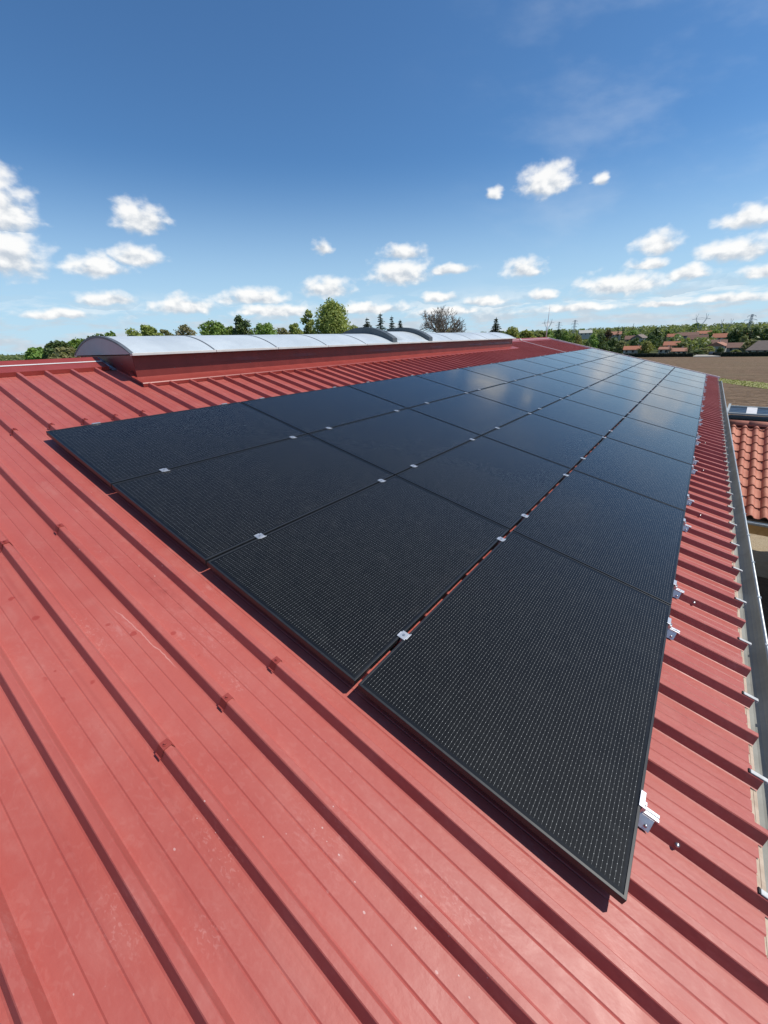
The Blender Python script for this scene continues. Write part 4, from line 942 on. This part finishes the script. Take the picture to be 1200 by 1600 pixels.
# ---------------------------------------------------------------- village beyond the field
# houses
def house(name, label, px, py, r, w_, d_, hw_, rh, roof, wall, rot=0, wins=2, chim=True, hip=0.0):
    r *= 1.2; q = atr(px, py, r); loc = Vector((q.x, q.y, q.z)); t = thing(name, label, 'house', loc, (0, 0, R(rot))); t.scale = (0.92, 0.92, 0.92)
    mb = MB(); mb.add([(-w_ / 2, 0, -4), (w_ / 2, 0, -4), (w_ / 2, d_, -4), (-w_ / 2, d_, -4), (-w_ / 2, 0, hw_), (w_ / 2, 0, hw_), (w_ / 2, d_, hw_), (-w_ / 2, d_, hw_), (-w_ / 2 + hip, d_ / 2, hw_ + rh - 0.12), (w_ / 2 - hip, d_ / 2, hw_ + rh - 0.12)],
        [(0, 1, 5, 4), (1, 2, 6, 9, 5) if hip == 0 else (1, 2, 6, 5), (2, 3, 7, 6), (3, 0, 4, 8, 7) if hip == 0 else (3, 0, 4, 7)]); mb.build('wall', M[wall], t)
    e = 0.45; dz = e * rh / (d_ / 2); th = 0.18; mb = MB(); xh = w_ / 2 + e; rg = xh - (hip + (e if hip else 0))
    A = [(-xh, -e, hw_ - dz), (xh, -e, hw_ - dz), (xh, d_ + e, hw_ - dz), (-xh, d_ + e, hw_ - dz), (-rg, d_ / 2, hw_ + rh), (rg, d_ / 2, hw_ + rh)]
    B = [(x, y, z - th) for x, y, z in A]; mb.add(A + B, [(0, 1, 5, 4), (2, 3, 4, 5), (1, 2, 5), (3, 0, 4), (7, 6, 10, 11), (9, 8, 11, 10), (0, 6, 7, 1), (1, 7, 8, 2), (2, 8, 9, 3), (3, 9, 6, 0)])
    ro = mb.build('roof', M[roof], t)
    if chim: mb = MB(); mb.box(w_ * .18, w_ * .18 + 0.7, d_ * .55, d_ * .55 + .5, hw_ + rh * .5, hw_ + rh + 0.75); mb.build('chimney', M['wall_grey'], ro)
    for i in range(wins):
        xw = -w_ / 2 + w_ * (i + .5) / wins; mb = MB(); mb.box(xw - .55, xw + .55, -0.03, 0.02, hw_ - 1.75, hw_ - 0.55); o = mb.build('window', M['windark'], t)
        mb = MB(); mb.box(xw - .62, xw - .55, -.05, .01, hw_ - 1.82, hw_ - .48); mb.box(xw + .55, xw + .62, -.05, .01, hw_ - 1.82, hw_ - .48); mb.build('frame', M['wall_white'], o)
    return t
house('village_house', 'low white house with a pale orange roof left of the dark cypress', 1036, 552.5, 222, 5.0, 6, 2.4, 1.1, 'roof_pink', 'wall_white', -6, 2)
house('village_house', 'orange roofed white house right of the dark cypress above the hedge', 1060, 553, 226, 7.0, 6, 1.6, 1.5, 'roof_pink', 'wall_white', 8, 3)
house('village_house', 'reddish roofed house behind the white house beside the dark cypress', 1048, 543, 250, 8.0, 7, 1.5, 2.0, 'roof_orange', 'wall_tan', 0, 2)
house('village_house', 'orange roofed white house left of the round pale tree', 988, 553, 220, 9.5, 7, 2.5, 1.7, 'roof_orange', 'wall_white', 4, 3)
house('village_house', 'white gabled house with grey roof behind the round pale tree', 1007, 533, 300, 8.0, 8, 2.6, 2.3, 'roof_grey', 'wall_white', 70, 2)
house('village_house', 'reddish brown roof far left among the dark trees', 985, 534, 300, 8.0, 7, 2.0, 2.4, 'roof_brown', 'wall_tan', 10, 2)
house('village_house', 'farther long brown roofed house among the trees', 1074, 527, 360, 15.0, 8, 1.6, 2.4, 'roof_brown', 'wall_grey', 5, 4)
house('village_house', 'nearer brown roofed house with pale dormer spots among the trees', 1087, 533, 315, 12.0, 8, 1.6, 2.8, 'roof_brown', 'wall_tan', -8, 4)
house('village_house', 'long bright orange roofed house highest in the village', 1131, 531, 330, 15.0, 8, 2.0, 2.7, 'roof_orange', 'wall_white', -4, 5)
house('village_house', 'tan house with orange-brown roof below the bright orange roof', 1149, 537, 300, 8.0, 8, 1.8, 3.4, 'wall_tan', 'wall_tan', 8, 2)
house('village_house', 'small brown roofed house left of the tan house', 1122, 540, 285, 8.5, 7, 1.5, 2.2, 'roof_brown', 'wall_tan', 4, 2)
house('village_house', 'white house with a sunlit pinkish gable roof', 1134, 548, 252, 5.6, 9, 3.0, 1.9, 'roof_pink', 'wall_white', 62, 2)
house('village_house', 'grey house with a long brown roof right of the sunlit gable', 1154, 551, 242, 11.5, 8, 2.9, 2.3, 'roof_brown', 'wall_grey', -3, 3)
house('village_house', 'broad grey house with a hipped grey-brown roof at the right edge', 1194, 553, 226, 15.0, 10, 2.2, 4.1, 'roof_grey', 'wall_white', -6, 5, True, 3.5)
for px, py, r, w_, roof, wall, rot, lab in [
    (1101, 524, 420, 13, 'roof_orange', 'wall_white', 6, 'distant orange roof just right of the farther long brown roof'),
    (1052, 529, 380, 12, 'roof_orange', 'wall_white', -10, 'distant orange roofed house above the dark pointed conifer'),
    (1162, 526, 380, 12, 'roof_orange', 'wall_tan', 12, 'distant orange roof behind the tan house, under dark trees'),
    (1186, 535, 300, 9, 'roof_pink', 'wall_white', -14, 'pinkish roofed house above the hipped roof at the right edge'),
    (958, 526, 340, 12, 'roof_pink', 'wall_white', 8, 'pale roofed house glimpsed left of the reddish brown roof'),
    (915, 523, 360, 11, 'wall_white', 'wall_white', 20, 'small white house among trees near the far roof end')]:
    house('village_house', lab, px, py, r, w_, 8, 1.8, 2.4, roof, wall, rot, 3)
# hedges along the field
def hedge(label, pts, hh, ww, n):
    rr = random.Random(len(label)); mb = MB(); st = MB()
    for i in range(n):
        t_ = rr.random(); q = lerp_poly(pts, t_); u = rr.uniform(-1, 1); z = hh * rr.random() ** 0.7; edge = rr.random() < 0.7
        q = q + Vector((0, u * ww, z if edge or True else 0)); s1 = rr.uniform(.14, .34); nrm = Vector((rr.gauss(0, .6), -1 + rr.gauss(0, .6), rr.gauss(0.5, .6))).normalized(); a = nrm.orthogonal().normalized(); a.rotate(Matrix.Rotation(rr.random() * 6.28, 3, nrm)); b_ = nrm.cross(a)
        mb.add([q - a * s1, q + b_ * s1 * .8, q + a * s1, q - b_ * s1 * .8], [(0, 1, 2, 3)])
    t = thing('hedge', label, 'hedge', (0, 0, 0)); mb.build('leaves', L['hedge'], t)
    for i in range(24):
        q = lerp_poly(pts, i / 23); st.tube([q - Vector((0, 0, .3)), q + Vector((rr.uniform(-.2, .2), 0, hh * .8))], [.06, .02], 5)
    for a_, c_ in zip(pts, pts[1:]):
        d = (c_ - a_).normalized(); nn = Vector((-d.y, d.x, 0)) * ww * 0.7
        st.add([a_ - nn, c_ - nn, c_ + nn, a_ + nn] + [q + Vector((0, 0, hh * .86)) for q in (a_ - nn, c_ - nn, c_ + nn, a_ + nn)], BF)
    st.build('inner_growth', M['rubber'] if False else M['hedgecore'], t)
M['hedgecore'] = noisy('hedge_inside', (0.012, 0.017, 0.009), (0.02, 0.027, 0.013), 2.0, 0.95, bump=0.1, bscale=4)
def gp(px, r):
    r *= 1.2; q = atr(px, 555, r); return Vector((q.x, q.y, ground_z(q.x, q.y)))
hedge('long clipped dark hedge along the field left of the concrete slab', [gp(955, 216), gp(1000, 213), gp(1040, 211), gp(1083, 211)], 1.75, 0.6, 5200)
hedge('long clipped dark hedge along the field right of the concrete slab', [gp(1127, 212), gp(1160, 212), gp(1200, 214), gp(1260, 220), gp(1330, 228)], 1.9, 0.6, 7000)
hd = [gp(1108, 226), gp(1116, 221), gp(1126, 214)]
hedge('short sloping dark hedge between the slab and the right hedge', hd, 1.7, 0.7, 1400)
sb = MB(); P4 = [gp(1083, 209), gp(1127, 209), gp(1119, 224), gp(1088, 224)]
sb.add([q + Vector((0, 0, .05)) for q in P4] + [q + Vector((0, 0, .34)) for q in P4], BF); tag(sb.build('concrete_slab', M['concrete']), kind='structure')
car = thing('parked_car', 'tiny dark parked car at the back of the concrete slab', 'car', gp(1112, 222) + Vector((0, 0, .34)), (0, 0, R(70)))
mb = MB(); prof = [(-2, .3), (2, .3), (2.05, .75), (1.1, .9), (.6, 1.4), (-1.2, 1.42), (-1.8, .95), (-2.05, .8)]; mb.prism(prof, -.8, .8); mb.build('body', M['slat'], car, bevel=.06)
for (x, y) in ((-1.25, -.8), (1.25, -.8), (-1.25, .66), (1.25, .66)):
    mb = MB(); mb.tube([(x, y, .31), (x, y + .14, .31)], .31, 14); mb.build('wheel', M['rubber'], car)
mb = MB()
for y in (-.803, .79): mb.add([(-1.1, y, .95), (.85, y, .95), (.5, y, 1.33), (-1.05, y, 1.33), (-1.1, y + .013, .95), (.85, y + .013, .95), (.5, y + .013, 1.33), (-1.05, y + .013, 1.33)], BF)
mb.build('side_window', M['windark'], car)

# village trees: prototypes, then copies
GV = 'trees among the far village houses'
PROT = {}
for i, (k, leaf, sp) in enumerate([('oak_tree', 'oak', .42), ('dark_tree', 'dark', .45), ('olive_tree', 'olive', .42), ('spring_tree', 'spring', .40), ('copper_tree', 'purple', .42), ('willow_tree', 'willow', .45)]):
    PROT[k] = (leaf, sp, 100 + i)
made = {}
def vtree(kind, px, top, r, width, lab, base=None):
    r *= 1.2; q = atr(px, top, r); z0 = ground_z(q.x, q.y); h = max(2.5, q.z - z0)
    if kind == 'fir':
        if kind not in made: made[kind] = conifer('conifer', lab, 'tree', 10, 2.4, 'conifer', 120, (0, 0, 0), GV, 15, .08, .42, .05); t = made[kind]
        else: t = dup(made[kind], None, None, lab)
        wm = 4.8
    else:
        leaf, sp, sd_ = PROT[kind]
        if kind not in made: made[kind] = broadleaf(kind, lab, 'tree', 10, 10 * sp, leaf, sd_, 1300, .42, .06, GV); t = made[kind]
        else: t = dup(made[kind], None, None, lab)
        wm = 10 * sp * 2.1
    s_ = width / FPX * (q - CAM).dot(cz) / wm * 1.15
    t.location = (q.x, q.y, z0); t.scale = (s_, s_, h / 10.3); t.rotation_euler = (0, 0, rv.random() * 6.28)
    return t
rv = random.Random(44)
VT = [('willow_tree', 1013, 530, 216, 27, 'round pale yellow-green tree standing alone above the hedge'),
 ('fir', 1049, 538, 218, 13, 'dark cypress between the two low orange roofed houses'),
 ('fir', 1079, 537, 222, 15, 'dark conifer right of the low orange roofed house at the hedge'),
 ('fir', 968, 505, 260, 11, 'tall slim dark conifer, left of the pair above the left houses'), ('fir', 976, 506, 265, 13, 'tall slim dark conifer, right of the pair above the left houses'),
 ('dark_tree', 960, 524, 250, 30, 'dark tree below the pair of slim conifers'), ('dark_tree', 940, 517, 245, 26, 'dark tree left of the pair of slim conifers'),
 ('dark_tree', 1028, 508, 290, 30, 'big dark cedar-like tree above the round pale tree'), ('fir', 1042, 516, 270, 15, 'dark pointed conifer right of the big dark tree'), ('dark_tree', 1022, 520, 280, 22, 'dark tree left flank of the big dark tree'),
 ('copper_tree', 953, 511, 300, 20, 'copper leaved tree among green ones'), ('oak_tree', 897, 517, 180, 22, 'green tree right of the white mast'), ('willow_tree', 905, 518, 175, 20, 'yellow-green tree right of the white mast'),
 ('dark_tree', 920, 530, 190, 18, 'dark low tree behind the white roof trim'), ('oak_tree', 928, 518, 230, 22, 'green tree above the middle of the white roof trim'), ('dark_tree', 945, 534, 205, 22, 'dark low bush-like tree right of the white roof trim'),
 ('olive_tree', 972, 530, 225, 22, 'olive tree left of the orange roofed white house'), ('dark_tree', 995, 525, 260, 20, 'dark tree behind the orange roofed white house'), ('olive_tree', 1067, 532, 245, 24, 'olive tree above the low orange roof by the hedge'),
 ('olive_tree', 1100, 543, 235, 26, 'olive tree behind the concrete slab'), ('dark_tree', 1092, 546, 232, 22, 'dark green bush-like tree left of the concrete slab'), ('spring_tree', 1110, 540, 245, 20, 'light green tree above the concrete slab'),
 ('olive_tree', 1165, 521, 262, 20, 'olive tree left of the two pale trees near the right edge'), ('olive_tree', 1178, 528, 238, 30, 'wide pale olive tree behind the hipped roof'), ('spring_tree', 1150, 546, 228, 18, 'light green shrub-like tree in front of the long brown roof'),
 ('dark_tree', 1153, 508, 300, 26, 'dark tree above the tan house'), ('dark_tree', 1168, 508, 300, 26, 'dark tree third from the right edge'), ('dark_tree', 1186, 507, 300, 28, 'dark tree second from the right edge'), ('dark_tree', 1204, 508, 290, 30, 'dark tree at the very right edge'), ('fir', 1177, 508, 290, 14, 'dark conifer between dark trees near the right edge'),
 ('oak_tree', 1106, 527, 330, 22, 'green tree between brown roofs and bright orange roof'), ('oak_tree', 1060, 520, 340, 24, 'green tree left of the far brown roof'), ('dark_tree', 1095, 520, 390, 20, 'dark tree behind the far brown roofs'), ('oak_tree', 1118, 513, 380, 24, 'green tree behind the bright orange roof'),
 ('dark_tree', 1133, 516, 390, 18, 'dark tree behind the middle of the bright orange roof'), ('olive_tree', 1095, 513, 430, 26, 'olive tree on the slope above the village'), ('oak_tree', 1046, 514, 420, 24, 'green tree on the slope above the dark conifer'), ('oak_tree', 990, 514, 400, 26, 'green tree on the slope left of the big dark tree'),
 ('oak_tree', 885, 514, 330, 18, 'green tree far behind the white mast'), ('dark_tree', 873, 512, 420, 22, 'dark tree far left of the white mast'), ('oak_tree', 912, 511, 420, 22, 'green tree on the far slope right of the mast'), ('dark_tree', 1127, 541, 240, 14, 'dark shrub-like tree beside the sunlit gable'),
 ('fir', 991, 503, 520, 5, 'tiny lone conifer sticking up on the skyline'), ('oak_tree', 1090, 503, 640, 24, 'rounded skyline tree below the horned pylon'), ('dark_tree', 1070, 538, 255, 16, 'dark tree between olive tree and cypress')]
for a in VT: vtree(*a)
# far wooded slopes as one mass
rr = random.Random(9); mb = MB()
for i in range(3400):
    a_ = rr.uniform(-24, 18) if i < 2600 else rr.uniform(-100, -24); r = rr.uniform(330, 1150) if a_ > -24 else rr.uniform(500, 1300)
    x, y = polar(r, a_); z = ground_z(x, y); h = rr.uniform(3.5, 8.5) * (1.15 if r > 600 else .8); sp = h * rr.uniform(.38, .6)
    if mnoise.noise(Vector((x / 70, y / 70, 9))) < -0.16 and r < 760: continue
    n = 26 if r > 600 else 40
    for k in range(n):
        d = Vector((rr.gauss(0, 1), rr.gauss(0, 1), rr.gauss(0, 1))).normalized(); q = Vector((x + d.x * sp, y + d.y * sp, z + h * .55 + d.z * h * .48)); s1 = sp * rr.uniform(.22, .42)
        nrm = (d + Vector((rr.gauss(0, .6), rr.gauss(0, .6), rr.gauss(.3, .6)))).normalized(); a = nrm.orthogonal().normalized(); a.rotate(Matrix.Rotation(rr.random() * 6.28, 3, nrm)); b_ = nrm.cross(a)
        mb.add([q - a * s1, q + b_ * s1 * .8, q + a * s1, q - b_ * s1 * .8], [(0, 1, 2, 3)])
tag(mb.build('far_woods', L['wood']), 'wooded slopes rolling to the horizon behind the village', 'woods', kind='stuff')

# pylons
def beam(mb, a, b_, t_): mb.tube([a, b_], t_ * 0.8, 4, False)
def pylon_horned(t):
    mb = MB(); H = 34
    for sx in (-1, 1):
        for sy in (-1, 1): beam(mb, (sx * 4.5, sy * 4.5, -4), (sx * 1.6, sy * 1.3, H * .55), .30); beam(mb, (sx * 1.6, sy * 1.3, H * .55), (sx * 6.0, sy * .9, H * .80), .26)
    for i in range(6):
        z0, z1 = H * .55 * i / 6, H * .55 * (i + 1) / 6; w0, w1 = 4.3 - 2.7 * i / 6, 4.3 - 2.7 * (i + 1) / 6
        for sy in (-1, 1): beam(mb, (-w0, sy * w0, z0), (w1, sy * w1, z1), .16); beam(mb, (w0, sy * w0, z0), (-w1, sy * w1, z1), .16)
    for s in (-1, 1):
        beam(mb, (s * 6, 0, H * .80), (s * 4.5, 0, H), .24); beam(mb, (s * 6, 0, H * .80), (s * 7.5, 0, H * .98), .2)
        beam(mb, (s * 3.8, .9, H * .68), (s * 6.6, -.9, H * .86), .14); beam(mb, (s * 6, .6, H * .8), (s * 2.2, .6, H * .80), .18)
        mb2 = None
    mb.build('lattice_tower', M['lattice'], t)
    mb = MB(); beam(mb, (-11, 0, H * .80), (11, 0, H * .80), .24); beam(mb, (-11, 0, H * .80), (0, 0, H * .86), .18); beam(mb, (11, 0, H * .80), (0, 0, H * .86), .18); mb.build('crossarm', M['lattice'], t)
def pylon_arms(t):
    mb = MB(); H = 36
    for sx in (-1, 1):
        for sy in (-1, 1): beam(mb, (sx * 4, sy * 4, -4), (sx * 1.3, sy * 1.3, H * .62), .3); beam(mb, (sx * 1.3, sy * 1.3, H * .62), (sx * .8, sy * .8, H), .26)
    for i in range(9):
        z0, z1 = H * i / 9, H * (i + 1) / 9; w0, w1 = max(.9, 4 - 3.0 * i / 6), max(.9, 4 - 3.0 * (i + 1) / 6)
        for sy in (-1, 1): beam(mb, (-w0, sy * w0, z0), (w1, sy * w1, z1), .16); beam(mb, (w0, sy * w0, z0), (-w1, sy * w1, z1), .16)
    mb.build('lattice_tower', M['lattice'], t)
    for z, w_ in ((H * .66, 5.5), (H * .80, 7.5), (H * .94, 5.0)):
        mb = MB(); beam(mb, (-w_, 0, z), (w_, 0, z), .3); beam(mb, (-w_, 0, z), (0, 0, z + 2.2), .22); beam(mb, (w_, 0, z), (0, 0, z + 2.2), .22)
        for s in (-1, 1): beam(mb, (s * w_, 0, z), (s * w_, 0, z - 2), .2)
        mb.build('crossarm', M['lattice'], t)
GP = 'pylons of the power line on the horizon'
def place_pylon(fn, px, top, r, rot, lab, H, sc=1.0):
    q = atr(px, top, r); t = thing('pylon', lab, 'pylon', (q.x, q.y, q.z - H * sc), (0, 0, R(rot)), GP); t.scale = (sc, sc, sc); fn(t); return t
place_pylon(pylon_horned, 1098, 490, 640, 20, 'lattice pylon with horned top, leftmost on the right-hand skyline', 34, .85)
place_pylon(pylon_horned, 1137, 498, 640, -35, 'low horned lattice pylon between the two taller right-hand pylons', 34, .85)
place_pylon(pylon_arms, 1176, 491, 640, 25, 'lattice pylon with stacked arms near the right edge', 36, .8)
place_pylon(pylon_horned, 857, 498, 700, -8, 'lattice pylon with spread arms left of the white mast', 34, .85)
place_pylon(pylon_arms, 874, 503, 900, 30, 'faint lattice pylon just left of the white mast', 36, .8)
place_pylon(pylon_arms, 899, 500, 760, -20, 'slim lattice pylon just right of the white mast', 36, .8)
print('objects', len(bpy.data.objects))
